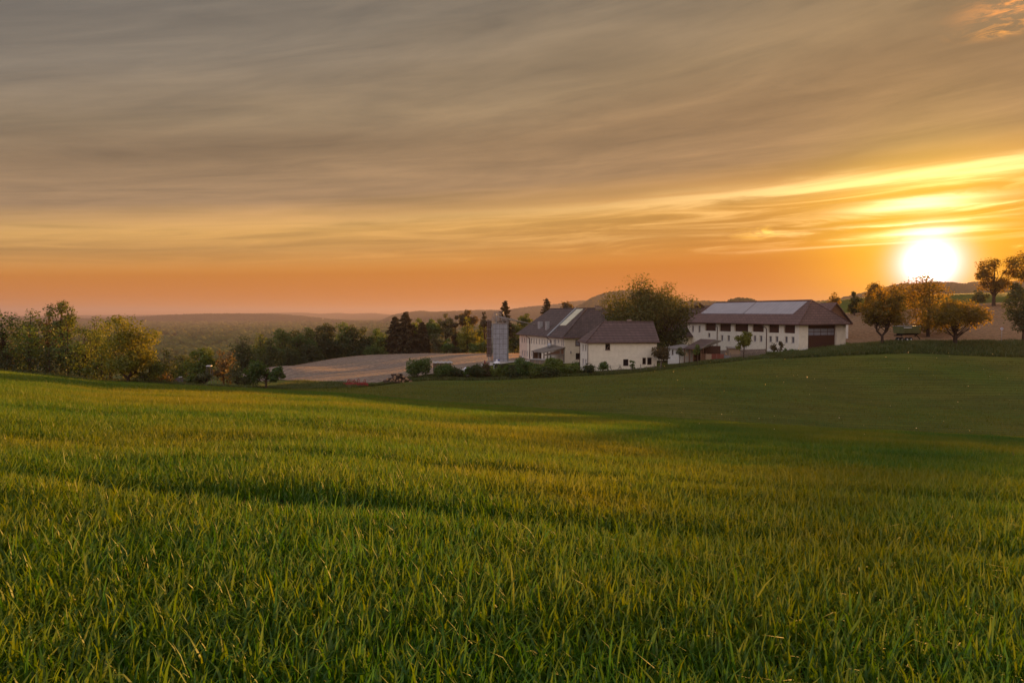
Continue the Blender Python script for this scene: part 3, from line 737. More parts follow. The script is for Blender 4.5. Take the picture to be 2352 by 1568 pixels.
        # trunk and limbs
        if kind == 'shrub':
            for _ in range(5): 
                l = rr.choice(L); mb.tube([(rr.uniform(-.1, .1), rr.uniform(-.1, .1), -0.1), (l[0] * .4, l[1] * .4, l[2] * .5), (l[0] * .8, l[1] * .8, l[2])], [0.04, 0.03, 0.012], 4, False)
        else:
            th = h * (0.62 if kind in ('tall', 'pine', 'sparse') else 0.45)
            stems = []
            if fork:
                zf = h * base * 0.75
                mb.tube([(0, 0, -0.5), (0.03, 0, zf * 0.5), (0, 0, zf + 0.1)], [tr * 1.35, tr * 1.02, tr * 0.95], 8, False)
                for k_, (ax, rs) in enumerate(((-0.17, 0.8), (0.13, 0.75), (0.2, 0.4))):
                    e = [(0, 0, zf), (ax * wd * 0.6, rr.uniform(-.04, .04) * wd, zf + h * 0.09), (ax * wd * 0.75, 0, zf + h * 0.24), (ax * wd * (1.0 if k_ < 2 else 1.15), rr.uniform(-.1, .1) * wd, h * 0.66)]
                    mb.tube(e, [tr * rs, tr * rs * 0.85, tr * rs * 0.6, tr * 0.15], 6, False); stems.append(e)
            else:
                e = [(0, 0, -0.5), (rr.uniform(-.3, .3) * tr * 2, 0, th * 0.4), (lean * h * 0.3 + rr.uniform(-.5, .5) * tr, 0, th), (lean * h * .5, 0, h * 0.88)]
                mb.tube(e, [tr * 1.35, tr, tr * 0.6, 0.03], 7, False); stems.append(e)
            for (lx, ly, lz, lr) in L:
                e = rr.choice(stems); t = rr.uniform(0.25, 0.8); i = min(int(t * 3), 2); f_ = t * 3 - i
                s0 = Vector(e[i]).lerp(Vector(e[i + 1]), f_)
                if s0.z > lz: s0 = Vector(e[0]).lerp(Vector(e[1]), 1.0); s0.z = min(s0.z, lz * 0.85)
                c_ = Vector((lx, ly, lz)); mid = s0.lerp(c_, 0.5) + Vector((rr.uniform(-.06, .06) * wd, rr.uniform(-.06, .06) * wd, -0.03 * h + rr.uniform(0, .04) * h))
                r0 = tr * 0.32 if kind != 'sparse' else tr * 0.36
                mb.tube([s0, mid, c_], [r0, r0 * 0.6, r0 * 0.22], 4, False)
                for _ in range(3 if kind != 'sparse' else 7):
                    d_ = Vector((rr.gauss(0, 1), rr.gauss(0, 1), rr.gauss(0.6, 0.8))).normalized() * lr * (1.0 if kind != 'sparse' else 1.3)
                    mb.tube([c_, c_ + d_ * 0.6 + Vector((0, 0, 0.05)), c_ + d_], [r0 * 0.3, r0 * 0.18, 0.012], 3, False)
    mb.build('trunk' if kind != 'shrub' else 'stem', bark, root, True)
    co, q = leaf_quads(rg, P, Nn, size)
    lump = fbm(P[:, 0] / 1.1 + seed, P[:, 2] / 1.1 + P[:, 1], 5, 2)
    tint = np.repeat(np.clip(0.5 + 0.5 * lump + rg.normal(0, 0.2, len(P)), 0, 1), 4)
    mesh_np('crown' if kind != 'shrub' else 'foliage', co, q, None, LEAF[leaf], root, {'tint': tint})
    return root
_seed = [100]
def tree(label, X, d, Ytop, Wpx, kind='round', leaf='green', name='deciduous_tree', sink=0.0, **kw):
    """a tree standing d metres off in photo column X, its top at photo row Ytop, its crown Wpx wide"""
    p = spot(X, d); p.z -= sink
    h = zat(X, Ytop, d) - p.z
    _seed[0] += 1
    wd = Wpx * d / F * 1.06
    if 'nleaf' not in kw: kw['nleaf'] = int(np.clip(120 * (h * wd) ** 0.85 * (0.8 if d < 140 else 0.6), 700, 11000))
    if 'size' not in kw: kw['size'] = 0.0022 * d + 0.08
    return make_tree(name, p, h, wd, kind, leaf, kw.pop('seed', _seed[0]), label=label, **kw)

G1 = 'trees of the grove left of the farm'
tree('tall loose tree cut by the left edge of the photo', -22, 84, 688, 105, 'sparse', 'green', lobes=26, base=.3, group=G1, nleaf=2600)
tree('tall slender tree rising second in the grove above its bushes', 72, 88, 706, 96, 'tall', 'olive', lobes=28, lobe_r=.18, base=.08, group=G1)
tree('thin half bare tree with fanned upper limbs, highest of the left grove', 142, 90, 690, 92, 'sparse', 'olive', lobes=30, base=.3, lobe_r=.13, nleaf=2300, trunk_r=.22, group=G1)
tree('fine twigged tree between the two tall ones of the left grove', 108, 93, 716, 62, 'sparse', 'brown', lobes=22, base=.3, lobe_r=.14, nleaf=1500, group=G1)
tree('olive green round tree just left of the big yellow one', 218, 90, 724, 92, 'round', 'olive', lobes=24, base=.08, group=G1)
tree('paler tree showing its top behind the olive ones', 252, 97, 727, 76, 'round', 'olive', lobes=18, base=.08, group=G1)
tree('large yellow green forked tree at the right end of the left grove', 292, 83.5, 721, 138, 'round', 'yellow', lobes=40, base=.11, trunk_r=.2, fork=True, lobe_r=.15, nleaf=9000, shell=.35, group=G1)
tree('dense mid green tree under the fanned limbs in the left grove', 155, 84.5, 756, 88, 'round', 'green', lobes=22, base=.06, group=G1)
tree('broad green tree with yellow tip in the left grove', 195, 86, 747, 78, 'round', 'olive', lobes=22, base=.08, group=G1)
tree('wide bushy tree at the foot of the second tall tree', 66, 84, 742, 92, 'round', 'green', lobes=26, base=.04, group=G1)
tree('dark small conifer near the left edge', 8, 86, 763, 34, 'spruce', 'fir', 'conifer_tree', base=.1, group=G1)
tree('low dark tree at the left edge of the grove', 16, 82.5, 795, 76, 'round', 'dark', lobes=20, base=.02, group=G1)
tree('grey green thin crowned tree far left behind the conifer', 26, 94, 745, 60, 'round', 'greyg', lobes=20, base=.1, group=G1)
tree('dark low tree filling the foot of the grove by the verge', 112, 82.5, 800, 84, 'round', 'dark', lobes=22, base=.02, group=G1)
tree('brown green low tree left of the yellow tree trunk', 232, 84, 795, 66, 'round', 'olive', lobes=20, base=.02, group=G1)
tree('low yellow bush tree right under the big yellow tree', 342, 85, 800, 62, 'round', 'olive', lobes=20, base=.02, group=G1)
tree('dark tree right of the big yellow tree', 376, 95, 797, 56, 'round', 'dark', lobes=20, base=.05, group=G1)
tree('fresh green round small tree above the little shed roof', 405, 101, 829, 42, 'round', 'bright', lobes=18, base=.05, group=G1)
tree('dark tree behind the fresh green round one', 424, 112, 813, 66, 'round', 'dark', lobes=20, base=.05, group=G1)
tree('large dome shaped light green tree beside the raised hide', 460, 106, 797, 74, 'round', 'bright', lobes=26, base=.05, nleaf=4600, lobe_r=.17, group=G1)
tree('brown low shrub tree left of the little shed', 372, 90, 852, 60, 'round', 'brown', lobes=14, base=.02, group=G1)
G2 = 'old orchard trees'
tree('gnarled low orchard tree with wide flat crown', 440, 92, 860, 48, 'round', 'olive', lobes=14, base=.3, fork=True, trunk_r=.12, shell=.3, nleaf=1200, group=G2)
tree('gnarled orchard tree with slanting bare trunk', 468, 91, 855, 42, 'round', 'greyg', lobes=12, base=.4, fork=True, trunk_r=.12, shell=.3, nleaf=950, group=G2)
tree('brownish rounded tree standing right of the raised hide', 512, 100, 802, 56, 'round', 'brown', lobes=22, base=.1)
tree('olive orchard tree between the brownish tree and the forked green one', 543, 94, 829, 50, 'round', 'greyg', lobes=20, base=.12, group=G2)
tree('small bushy green tree touching the olive one', 572, 96, 838, 40, 'round', 'green', lobes=16, base=.08, group=G2)
tree('forked green fruit tree with a high left and a low right lobe', 610, 94.5, 824, 84, 'round', 'green', base=.22, trunk_r=.13, lobes=26, nleaf=3600, shell=.3,
     spec=[(-0.35, 0.80, .34), (-0.62, .58, .34), (-0.2, .6, .38), (0.72, .62, .27), (0.5, .42, .27), (0.1, .42, .3), (-.55, .38, .28), (0.9, .45, .18)], group=G2)

G3 = 'trees of the wood behind the ploughed field'
wood = [(556, 168, 768, 70, 'dark', 'first round tree at the left end of the dark wood'), (598, 176, 763, 58, 'olive', 'tree with yellowish top, second from the left in the dark wood'),
        (622, 172, 778, 50, 'dark', 'lower dark tree in the dip of the wood'), (648, 196, 753, 62, 'green', 'green topped tree where the dark wood steps up'),
        (676, 205, 755, 52, 'dark', 'tree right of the step in the dark wood'), (702, 204, 750, 56, 'green', 'mid green tree in the left half of the dark wood'),
        (728, 208, 746, 56, 'dark', 'dark tree left of the highest crown of the wood'), (755, 212, 740, 60, 'dark', 'highest broad crown of the dark wood'),
        (784, 214, 743, 58, 'green', 'crown right of the highest one in the dark wood'), (812, 216, 745, 56, 'dark', 'crown over the middle of the ploughed field'),
        (838, 218, 749, 52, 'dark', 'dark crown sloping down in the right half of the wood'), (862, 220, 752, 44, 'green', 'light crown at the right end of the dark wood')]
for i, (X, d, Y, W_, lf, lb) in enumerate(wood):
    tree(lb, X, d, Y, W_, 'round', lf, base=.05, lobes=24, sink=1.0, group=G3)
front = [(660, 186, 789, 60, 'dark', 'low dark tree at the wood edge left above the field'), (715, 200, 786, 62, 'dark', 'low tree at the wood edge over the field crest'),
         (770, 209, 783, 58, 'dark', 'low tree in the middle of the wood edge'), (812, 212, 787, 44, 'dark', 'small tree of the wood edge before the bright bush'),
         (845, 213, 792, 40, 'green', 'bright round bush like tree at the right wood edge'), (872, 216, 766, 42, 'bright', 'pale green tree leaning on the brown firs'), (610, 160, 812, 70, 'dark', 'low dark tree behind the forked fruit tree')]
for X, d, Y, W_, lf, lb in front:
    tree(lb, X, d, Y, W_, 'round', lf, base=.02, lobes=20, sink=.6, group=G3)
G4 = 'trees between the wood and the silo'
tree('left brown fir of the pair with pointed tops', 908, 218, 724, 75, 'spruce', 'fir', 'conifer_tree', base=.02, taper=.72, nleaf=10080, sink=1, group=G4)
tree('taller brown fir of the pair with pointed tops', 932, 216, 715, 93, 'spruce', 'fir', 'conifer_tree', base=.02, taper=.72, nleaf=12480, sink=1, group=G4)
tree('pale green tree showing between the firs', 959, 226, 730, 38, 'round', 'bright', lobes=18, group=G4)
tree('smaller dark fir right of the tall fir pair', 970, 216, 738, 58, 'spruce', 'fir', 'conifer_tree', base=.02, taper=.72, nleaf=7680, sink=1, group=G4)
tree('round green tree right of the small fir', 993, 222, 731, 36, 'round', 'green', lobes=18, group=G4)
tree('grey green drooping tree at the field edge', 1002, 214, 764, 40, 'round', 'greyg', base=.02, lobes=20, group=G4)
tree('loose feathery tree with bare twigs at its top', 1024, 222, 719, 46, 'sparse', 'greyg', lobes=26, base=.3, lobe_r=.15, nleaf=2000, group=G4)
tree('small green tree at the field edge under the feathery tree', 1026, 214, 775, 36, 'round', 'green', base=.02, lobes=16, group=G4)
tree('dark brown slim tree left of the yellow one', 1046, 223, 724, 30, 'tall', 'brown', base=.1, lobes=20, group=G4)
tree('dark spreading pine top above the yellow tree', 1073, 226, 711, 46, 'pine', 'brown', 'pine_tree', base=.45, lobes=20, group=G4)
tree('big yellow green tree left of the silo', 1074, 216, 727, 54, 'round', 'yellow', base=.05, lobes=28, lobe_r=.17, group=G4)
tree('low dark bush like tree under the yellow tree', 1052, 213, 795, 38, 'round', 'dark', base=.02, lobes=14, group=G4)
tree('low green tree left of the silo cables', 1088, 213, 787, 40, 'round', 'green', base=.02, lobes=16, group=G4)
tree('low yellow tinted tree touching the silo', 1110, 213, 779, 36, 'round', 'olive', base=.02, lobes=16, group=G4)
tree('slim dark pine just left of the silo', 1114, 222, 716, 23, 'pine', 'fir', 'pine_tree', base=.4, lobes=14, nleaf=900, lobe_r=.22, group=G4)
tree('olive tree low behind the slim pine', 1104, 226, 745, 40, 'round', 'olive', base=.05, lobes=18, group=G4)
tree('tall ragged spruce right behind the silo', 1159.5, 208, 687, 54, 'spruce', 'fir', 'spruce_tree', base=.35, nleaf=3000, taper=.75, group='lone spruces behind the farm')
tree('dark tree between the silo and the farmhouse', 1182, 210, 741, 44, 'round', 'olive', base=.03, lobes=20, group=G4)
tree('dark undergrowth tree right of the silo foot', 1190, 206, 770, 36, 'round', 'dark', base=.02, lobes=16, group=G4)
tree('open crowned tree beside the farmhouse gable', 1207, 216, 719, 42, 'sparse', 'olive', lobes=22, base=.2, lobe_r=.17, nleaf=2400, group=G4)
tree('ragged spruce rising behind the farmhouse roof', 1255, 205, 684, 50, 'spruce', 'fir', 'spruce_tree', base=.3, nleaf=3000, taper=.75, group='lone spruces behind the farm')
tree('flat topped dark tree over the farmhouse ridge', 1296, 205, 690, 50, 'round', 'brown', base=.4, lobes=18)
tree('huge walnut tree between the two white houses and the barn', 1494, 134, 639, 204, 'round', 'walnut', base=.12, lobes=70, lobe_r=.155, nleaf=30000, trunk_r=.45, fork=True, shell=.4)
tree('lower left spread of foliage beside the huge walnut', 1416, 138, 712, 66, 'round', 'olive', base=.2, lobes=18, nleaf=2600)
tree('green foliage low between walnut and barn wall', 1552, 131, 740, 62, 'round', 'dark', base=.12, lobes=18, nleaf=2600)
tree('small elder tree at the right corner of the small white house', 1519, 111.5, 794, 44, 'round', 'brown', base=.28, lobes=14, fork=True, trunk_r=.08, nleaf=1500, shell=.3)
tree('sapling before the lean-to shed', 1561.5, 113, 797, 24, 'sparse', 'greyg', base=.35, lobes=9, trunk_r=.05, nleaf=260, lobe_r=.2, group='young trees below the barn')
tree('slim young tree at the open brown shed', 1602, 112.5, 790, 18, 'tall', 'bright', base=.42, lobes=9, trunk_r=.045, nleaf=330, lobe_r=.28, group='young trees below the barn')
tree('leafy young maple before the barn wall', 1708.5, 116, 759, 42, 'round', 'yellow', base=.24, lobes=20, trunk_r=.07, nleaf=1500, lobe_r=.17, shell=.2, group='young trees below the barn')
G5 = 'trees on the hill to the right'
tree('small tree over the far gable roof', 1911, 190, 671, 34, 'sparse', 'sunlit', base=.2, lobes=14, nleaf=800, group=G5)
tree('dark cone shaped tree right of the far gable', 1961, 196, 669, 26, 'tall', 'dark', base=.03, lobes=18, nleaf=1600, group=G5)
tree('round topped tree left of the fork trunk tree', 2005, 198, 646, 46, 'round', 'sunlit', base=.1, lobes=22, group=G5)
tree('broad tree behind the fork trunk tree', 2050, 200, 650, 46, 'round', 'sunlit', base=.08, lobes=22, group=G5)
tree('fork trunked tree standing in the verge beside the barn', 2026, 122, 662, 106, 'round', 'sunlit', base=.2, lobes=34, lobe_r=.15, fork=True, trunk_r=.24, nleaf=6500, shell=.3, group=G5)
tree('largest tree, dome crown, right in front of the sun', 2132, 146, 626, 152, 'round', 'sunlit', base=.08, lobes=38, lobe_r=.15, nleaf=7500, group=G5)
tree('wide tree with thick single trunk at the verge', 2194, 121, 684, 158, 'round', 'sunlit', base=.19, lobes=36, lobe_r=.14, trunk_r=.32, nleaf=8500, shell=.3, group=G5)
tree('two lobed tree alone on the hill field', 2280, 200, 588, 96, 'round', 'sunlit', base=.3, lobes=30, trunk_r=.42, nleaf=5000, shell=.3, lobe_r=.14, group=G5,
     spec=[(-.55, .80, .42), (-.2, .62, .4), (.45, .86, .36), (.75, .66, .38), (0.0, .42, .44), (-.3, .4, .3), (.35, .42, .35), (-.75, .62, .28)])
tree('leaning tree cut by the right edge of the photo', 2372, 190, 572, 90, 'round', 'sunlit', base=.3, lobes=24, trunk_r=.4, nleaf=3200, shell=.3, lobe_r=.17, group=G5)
tree('dense low hanging tree at the right edge', 2350, 126, 664, 74, 'round', 'dark', base=.14, lobes=28, nleaf=4400, group=G5)
for i, (X, d, Y, W_) in enumerate(((1990, 214, 684, 30), (2245, 222, 668, 34), (2330, 222, 652, 40), (2085, 216, 668, 40))):
    tree(['hedge tree at the far end of the hill field behind the cone tree', 'hedge tree on the skyline left of the lone two lobed tree', 'hedge tree on the skyline right of the lone two lobed tree', 'hedge tree behind the tree before the sun'][i],
         X, d, Y, W_, 'round', 'dark', base=.02, lobes=14, group='hedge trees on the skyline')

# shrubs on the bank below the yard
G6 = 'shrubs on the bank below the farmyard'
def shrub(label, X, d, Ytop, Wpx, leaf='green', group=G6, name='shrub', **kw):
    p = spot(X, d); h = zat(X, Ytop, d) - p.z; wd = Wpx * d / F; _seed[0] += 1
    kw.setdefault('nleaf', int(np.clip(260 * h * wd, 400, 6000))); kw.setdefault('lobes', 15)
    return make_tree(name, p, max(h, .4), wd, 'shrub', leaf, _seed[0], size=kw.pop('size', 0.26), base=.02, lobe_r=kw.pop('lobe_r', .2), label=label, cat='shrub', group=group, **kw)
for a_ in (('big rounded shrub at the left end of the bank', 961, 111, 820, 66, 'green'), ('shrub under the covered woodpile', 1018, 111, 833, 50, 'green'), ('shrub left of the white sacks', 1048, 110.5, 842, 38, 'dark'),
           ('dark shrub below the gravel drive', 1098, 110, 836, 46, 'dark'), ('upright shrub right of the drive', 1076, 110, 842, 30, 'green'), ('yellowish shrub on the bank below the silo', 1140, 110, 836, 26, 'bright'),
           ('small lit yellow shrub before the hedge', 1163, 111, 838, 22, 'bright'), ('reddish brown twiggy shrub under the red implement', 1118, 111, 836, 30, 'brown'), ('round shrub below the street lamp', 1202, 109.5, 824, 56, 'green'),
           ('low pale green shrub in front of the grey box', 1238, 109, 833, 56, 'olive'), ('tall bright green shrub hiding the carport posts', 1282, 110, 814, 58, 'bright'), ('shrub right of the tall bright one', 1312, 109, 838, 44, 'olive'),
           ('round dark shrub at the small house corner', 1347, 108, 839, 46, 'dark'), ('dark shrub low in the middle of the bank', 1262, 107.5, 846, 44, 'dark'), ('low dark shrub by the lawn gap', 1180, 109, 846, 36, 'dark')):
    shrub(*a_)
shrub('round bush standing alone before the long cream wall', 1385, 110, 829, 28, 'green', group='bushes at the small house wall', nleaf=700)
shrub('bush growing up beside the cellar opening', 1453, 110.5, 826, 15, 'green', group='bushes at the small house wall', nleaf=260)
shrub('dense hedge like bush between farmhouse and small house', 1327, 124, 832, 36, 'green')
shrub('vine shrub climbing the barn wall left', 1776, 124.5, 780, 20, 'brown', group='climbing shrubs at the barn wall', nleaf=420, lobe_r=.25)
shrub('vine shrub climbing the barn wall right', 1794, 123.5, 782, 13, 'brown', group='climbing shrubs at the barn wall', nleaf=300, lobe_r=.25)
shrub('short vine stump right of the two climbing shrubs', 1803, 123, 799, 9, 'green', group='climbing shrubs at the barn wall', nleaf=120)
shrub('low bush beside the barn foot', 1820, 121.5, 802, 16, 'green', group='climbing shrubs at the barn wall', nleaf=200)
# clipped hedge in front of the silo
hp = [spot(1136, 118), spot(1160, 117), spot(1190, 116.5), spot(1212, 116.5)]
P, Nn = [], []
hr = np.random.default_rng(5)
for a_, b_ in zip(hp[:-1], hp[1:]):
    n = 1500; t = hr.random((n, 1)); A_ = np.array(a_); B_ = np.array(b_); p = A_ + (B_ - A_) * t
    top = hr.random(n) < .4
    o = np.where(top[:, None], np.stack([hr.uniform(-.4, .4, n), hr.uniform(-.4, .4, n), np.full(n, 1.35)], 1), np.stack([hr.uniform(-.1, .1, n), np.full(n, -.45), hr.uniform(0, 1.35, n)], 1))
    P.append(p + o + hr.normal(0, .06, (n, 3))); Nn.append(np.where(top[:, None], [[0, 0, 1.]], [[0, -1., .2]]))
P = np.concatenate(P); co, q = leaf_quads(hr, P, np.concatenate(Nn), 0.2)
zc_ = float(P[:, 2].min())
he = mesh_np('hedge', co, q, None, LEAF['dark'], None, {'tint': np.repeat(hr.random(len(P)), 4)})
tag(he, 'long clipped dark green hedge before the silo foot', 'hedge')

# the wooded river plain and the ranges behind it
def canopy():
    cr = np.random.default_rng(3)
    base = bpy.data.meshes.new('tmp'); bm = bmesh.new(); bmesh.ops.create_icosphere(bm, subdivisions=2, radius=1.0); bm.verts.index_update()
    V = np.array([v.co[:] for v in bm.verts]); Fc = np.array([[v.index for v in f.verts] for f in bm.faces]); bm.free(); bpy.data.meshes.remove(base)
    n = 15000
    d = 330 + 3400 * cr.random(n) ** 2.0; t = cr.uniform(-0.80, 0.36, n); x = t * d; y = d
    z = H(x, y); ok = (z < -26)
    # clearings between the woods
    ok &= fbm(x / 260, y / 150, 50, 3) > np.where(d > 900, -0.18, -0.6)
    x, y, z, d = x[ok], y[ok], z[ok], d[ok]; n = len(x)
    r = cr.uniform(3.2, 6.5, n) * (1 + d / 2200); hh = cr.uniform(0.8, 1.25, n) * (9 + 4 * fbm(x / 120, y / 120, 51, 2))
    co = V[None] * (r[:, None, None] * np.array([1, 1, .85])) * cr.uniform(.78, 1.15, (n, len(V), 1)) + np.stack([x, y, z + hh - r * .5], 1)[:, None]
    q = (Fc[None] + (np.arange(n) * len(V))[:, None, None]).reshape(-1, 3)
    ti = np.repeat(np.clip(.5 + .5 * fbm(x / 90, y / 60, 52, 2) + cr.normal(0, .25, n), 0, 1), len(V))
    m, nn, out = material('distant_canopy')
    a_ = nn.new('ShaderNodeAttribute'); a_.attribute_name = 'tint'
    f = nn.noise(objco(nn), 0.7, 5, 0.7)
    c = nn.mix(a_.outputs['Fac'], (0.060, 0.080, 0.024, 1), (0.18, 0.19, 0.050, 1)); c = nn.mix(nn.maprange(f, .3, .7, 0, .6), c, (0.03, .035, .012, 1))
    p = principled(nn, c, 0.95, 0.05, 0, bump(nn, f, 1.0, 1.5)); nn.l.new(p.outputs[0], out.inputs[0])
    tag(mesh_np('distant_woods', co.reshape(-1, 3), None, q, m, None, {'tint': ti}, True), 'hazy riverside woods filling the plain beyond the farm', 'woods', kind='stuff')
canopy()
def hillmat():
    m, n, out = material('wooded_hill')
    f = n.noise(objco(n), 0.012, 6, 0.7); f2 = n.noise(objco(n), 0.002, 4, 0.6)
    c = n.mix(n.maprange(f, .35, .65), (0.030, 0.040, 0.015, 1), (0.060, 0.065, 0.024, 1)); c = n.mix(n.maprange(f2, .55, .68, 0, .7), c, (0.10, 0.095, 0.045, 1))
    p = principled(n, c, 0.95, 0.05, 0, bump(n, f, 1.0, 12.0)); n.l.new(p.outputs[0], out.inputs[0]); return m
M['hill'] = hillmat()
def hills(prof, dist, width, seed, rough=2.0, name='hills', trees=5.0):
    """a wooded range: photo skyline (X, Y) at its crest, dist metres off, width metres deep"""
    X = np.array([p[0] for p in prof], float); Y = np.array([p[1] for p in prof], float)
    u = np.linspace(X[0], X[-1], int((X[-1] - X[0]) / 2.2)); yy = np.interp(u, X, Y)
    k = np.ones(9) / 9; yy = np.convolve(np.pad(yy, 4, 'edge'), k, 'valid')
    crest = np.array([zat(a_, b_, dist) for a_, b_ in zip(u, yy)])
    v = np.linspace(-1, 1, 41); U, V_ = np.meshgrid(u, v)
    d = dist + V_ * width; xr = np.array([ray(a_, 784)[0] / ray(a_, 784)[1] for a_ in u])
    xx = xr[None] * d
    g = np.cos(V_ * np.pi / 2) ** 0.8 * (1 - 0.0 * V_); g = np.where(np.abs(V_) >= 1, 0, g)
    cz = crest[None] - PLAIN
    z = PLAIN - 6 + (cz + 6) * g * (1 + 0.12 * fbm(xx / (width * .5), d / (width * .4), seed, 4) * (1 - g ** 2))
    z = z + g ** 0.3 * trees * np.random.default_rng(seed).uniform(-.6, .5, z.shape) * (0.5 + .5 * fbm(xx / 60, d / 60, seed + 3, 2))
    nu = len(u); co = np.stack([xx, d, z], -1).reshape(-1, 3)
    i = (np.arange(40)[:, None] * nu + np.arange(nu - 1)[None]).ravel(); q = np.stack([i, i + 1, i + nu + 1, i + nu], 1)
    return tag(mesh_np(name, co, q, None, M['hill'], None, None, True), kind='structure')
hills([(-700, 735), (-300, 735), (0, 732), (60, 728), (200, 731), (300, 729), (370, 724), (450, 721), (560, 720), (640, 721), (700, 726), (760, 733), (830, 738), (880, 744), (930, 752)], 4200, 600, 60, trees=14)
hills([(-200, 727), (500, 722), (620, 718.5), (700, 718), (740, 721), (780, 718), (800, 721), (855, 718.5), (880, 721), (900, 723), (960, 722), (1000, 722), (1030, 722)], 8500, 900, 61, trees=16)
hills([(860, 742), (905, 722), (950, 715.5), (970, 713), (992, 716.5), (1050, 714), (1102, 711.6), (1160, 712.5), (1185, 709), (1211, 704.5), (1248, 701.5), (1290, 697), (1312, 692), (1345, 689.5), (1400, 700), (1440, 720)], 4200, 650, 62, trees=11)
hills([(1290, 745), (1318, 708), (1340, 696), (1350, 688), (1377, 676), (1400, 671), (1422, 668), (1455, 666), (1490, 668), (1530, 680), (1570, 690), (1600, 700), (1640, 720)], 2300, 380, 63, trees=9)
hills([(1480, 705), (1560, 693), (1592, 691), (1628, 691), (1680, 693), (1760, 695), (1900, 690), (1931, 684), (1980, 672), (2036, 658), (2066, 651), (2095, 652), (2150, 648), (2190, 648), (2207, 652), (2237, 647), (2320, 646), (2420, 640), (2700, 650)], 1780, 300, 64, trees=7)
hills([(1655, 700), (1670, 690), (1685, 685), (1705, 683.4), (1722, 685), (1735, 690), (1750, 700)], 1000, 90, 65, trees=6)

# ------------------------------------------------------------------ buildings
class Frame:
    """local axes of a building: x along dir, y to its left, root at the base"""
    def __init__(self, ox, oy, dx, dy, zb):
        l = math.hypot(dx, dy); self.o = Vector((ox, oy)); self.u = Vector((dx / l, dy / l)); self.v = Vector((-dy / l, dx / l)); self.zb = zb; self.rz = math.atan2(dy, dx)
    def px(self, plane, val, X, Y):
        """where the sight line X, Y meets the wall plane x=val or y=val: (the other coordinate, height)"""
        a_, b_, c_ = ray(X, Y); r = Vector((a_, b_))
        nrm, run = (self.v, self.u) if plane == 'y' else (self.u, self.v)
        t = (self.o.dot(nrm) + val) / r.dot(nrm)
        p = r * t
        return p.dot(run) - self.o.dot(run), c_ * t - self.zb
    def rect(self, plane, val, x0, y0, x1, y1):
        s0, z1 = self.px(plane, val, x0, y0); s1, z0 = self.px(plane, val, x1, y1)
        s0, s1 = min(s0, s1), max(s0, s1)
        _, z1b = self.px(plane, val, x1, y0); _, z0b = self.px(plane, val, x0, y1)
        return [s0, s1, (z0 + z0b) / 2, (z1 + z1b) / 2]
    def world(self, x, y, z=0): p = self.o + self.u * x + self.v * y; return Vector((p.x, p.y, self.zb + z))
    def root(self, name): return empty(name, (self.o.x, self.o.y, self.zb), self.rz)
def to3(plane, val, s, z, off=0.0):
    """off > 0 goes out of the wall; the wall y=val faces -y and x=val faces +x (x=0 faces -x)"""
    if plane == 'y': return (s, val - off, z)
    sg = -1 if val <= 0.01 else 1
    return (val + sg * off, s, z)
def wall_face(mb, plane, val, s0, s1, z0, z1, holes, depth=0.22):
    xs = sorted({s0, s1, *[h[0] for h in holes], *[h[1] for h in holes]}); zs = sorted({z0, z1, *[h[2] for h in holes], *[h[3] for h in holes]})
    for i in range(len(xs) - 1):
        for j in range(len(zs) - 1):
            cx, cz = (xs[i] + xs[i + 1]) / 2, (zs[j] + zs[j + 1]) / 2
            if any(h[0] < cx < h[1] and h[2] < cz < h[3] for h in holes): continue
            mb.poly([to3(plane, val, a_, b_) for a_, b_ in ((xs[i], zs[j]), (xs[i + 1], zs[j]), (xs[i + 1], zs[j + 1]), (xs[i], zs[j + 1]))])
    for h in holes:
        c = [(h[0], h[2]), (h[1], h[2]), (h[1], h[3]), (h[0], h[3])]
        for k in range(4):
            a_, b_ = c[k], c[(k + 1) % 4]
            mb.poly([to3(plane, val, *a_), to3(plane, val, *b_), to3(plane, val, *b_, -depth), to3(plane, val, *a_, -depth)])
def window(root, plane, val, h, frame='frame_grey', glass='glass', depth=0.22, fw=0.07, cross=True, name='window', sill=True, board=False):
    """frame and pane set back in the opening h = (s0, s1, z0, z1)"""
    s0, s1, z0, z1 = h
    mb = MB()
    def fb(a0, a1, b0, b1, o0, o1):
        p = [to3(plane, val, a, b, o) for o in (o0, o1) for a, b in ((a0, b0), (a1, b0), (a1, b1), (a0, b1))]
        n = len(mb.v); mb.v += p; mb.f += [tuple(n + i for i in q) for q in ((3, 2, 1, 0), (4, 5, 6, 7), (0, 1, 5, 4), (1, 2, 6, 5), (2, 3, 7, 6), (3, 0, 4, 7))]
    d0, d1 = -depth, -depth + 0.08
    fb(s0, s0 + fw, z0, z1, d0, d1); fb(s1 - fw, s1, z0, z1, d0, d1); fb(s0 + fw, s1 - fw, z0, z0 + fw, d0, d1); fb(s0 + fw, s1 - fw, z1 - fw, z1, d0, d1)
    if cross and s1 - s0 > 0.5: fb((s0 + s1) / 2 - fw / 3, (s0 + s1) / 2 + fw / 3, z0 + fw, z1 - fw, d0, d1 - .01)
    if sill: fb(s0 - 0.04, s1 + 0.04, z0 - 0.06, z0 - 0.004, -0.02, 0.07)
    f = mb.build(name, M[frame], root)
    MB().poly([to3(plane, val, a, b, d0 + 0.03) for a, b in ((s0 + fw, z0 + fw), (s1 - fw, z0 + fw), (s1 - fw, z1 - fw), (s0 + fw, z1 - fw))]).build('pane', M[glass], f)
    return f
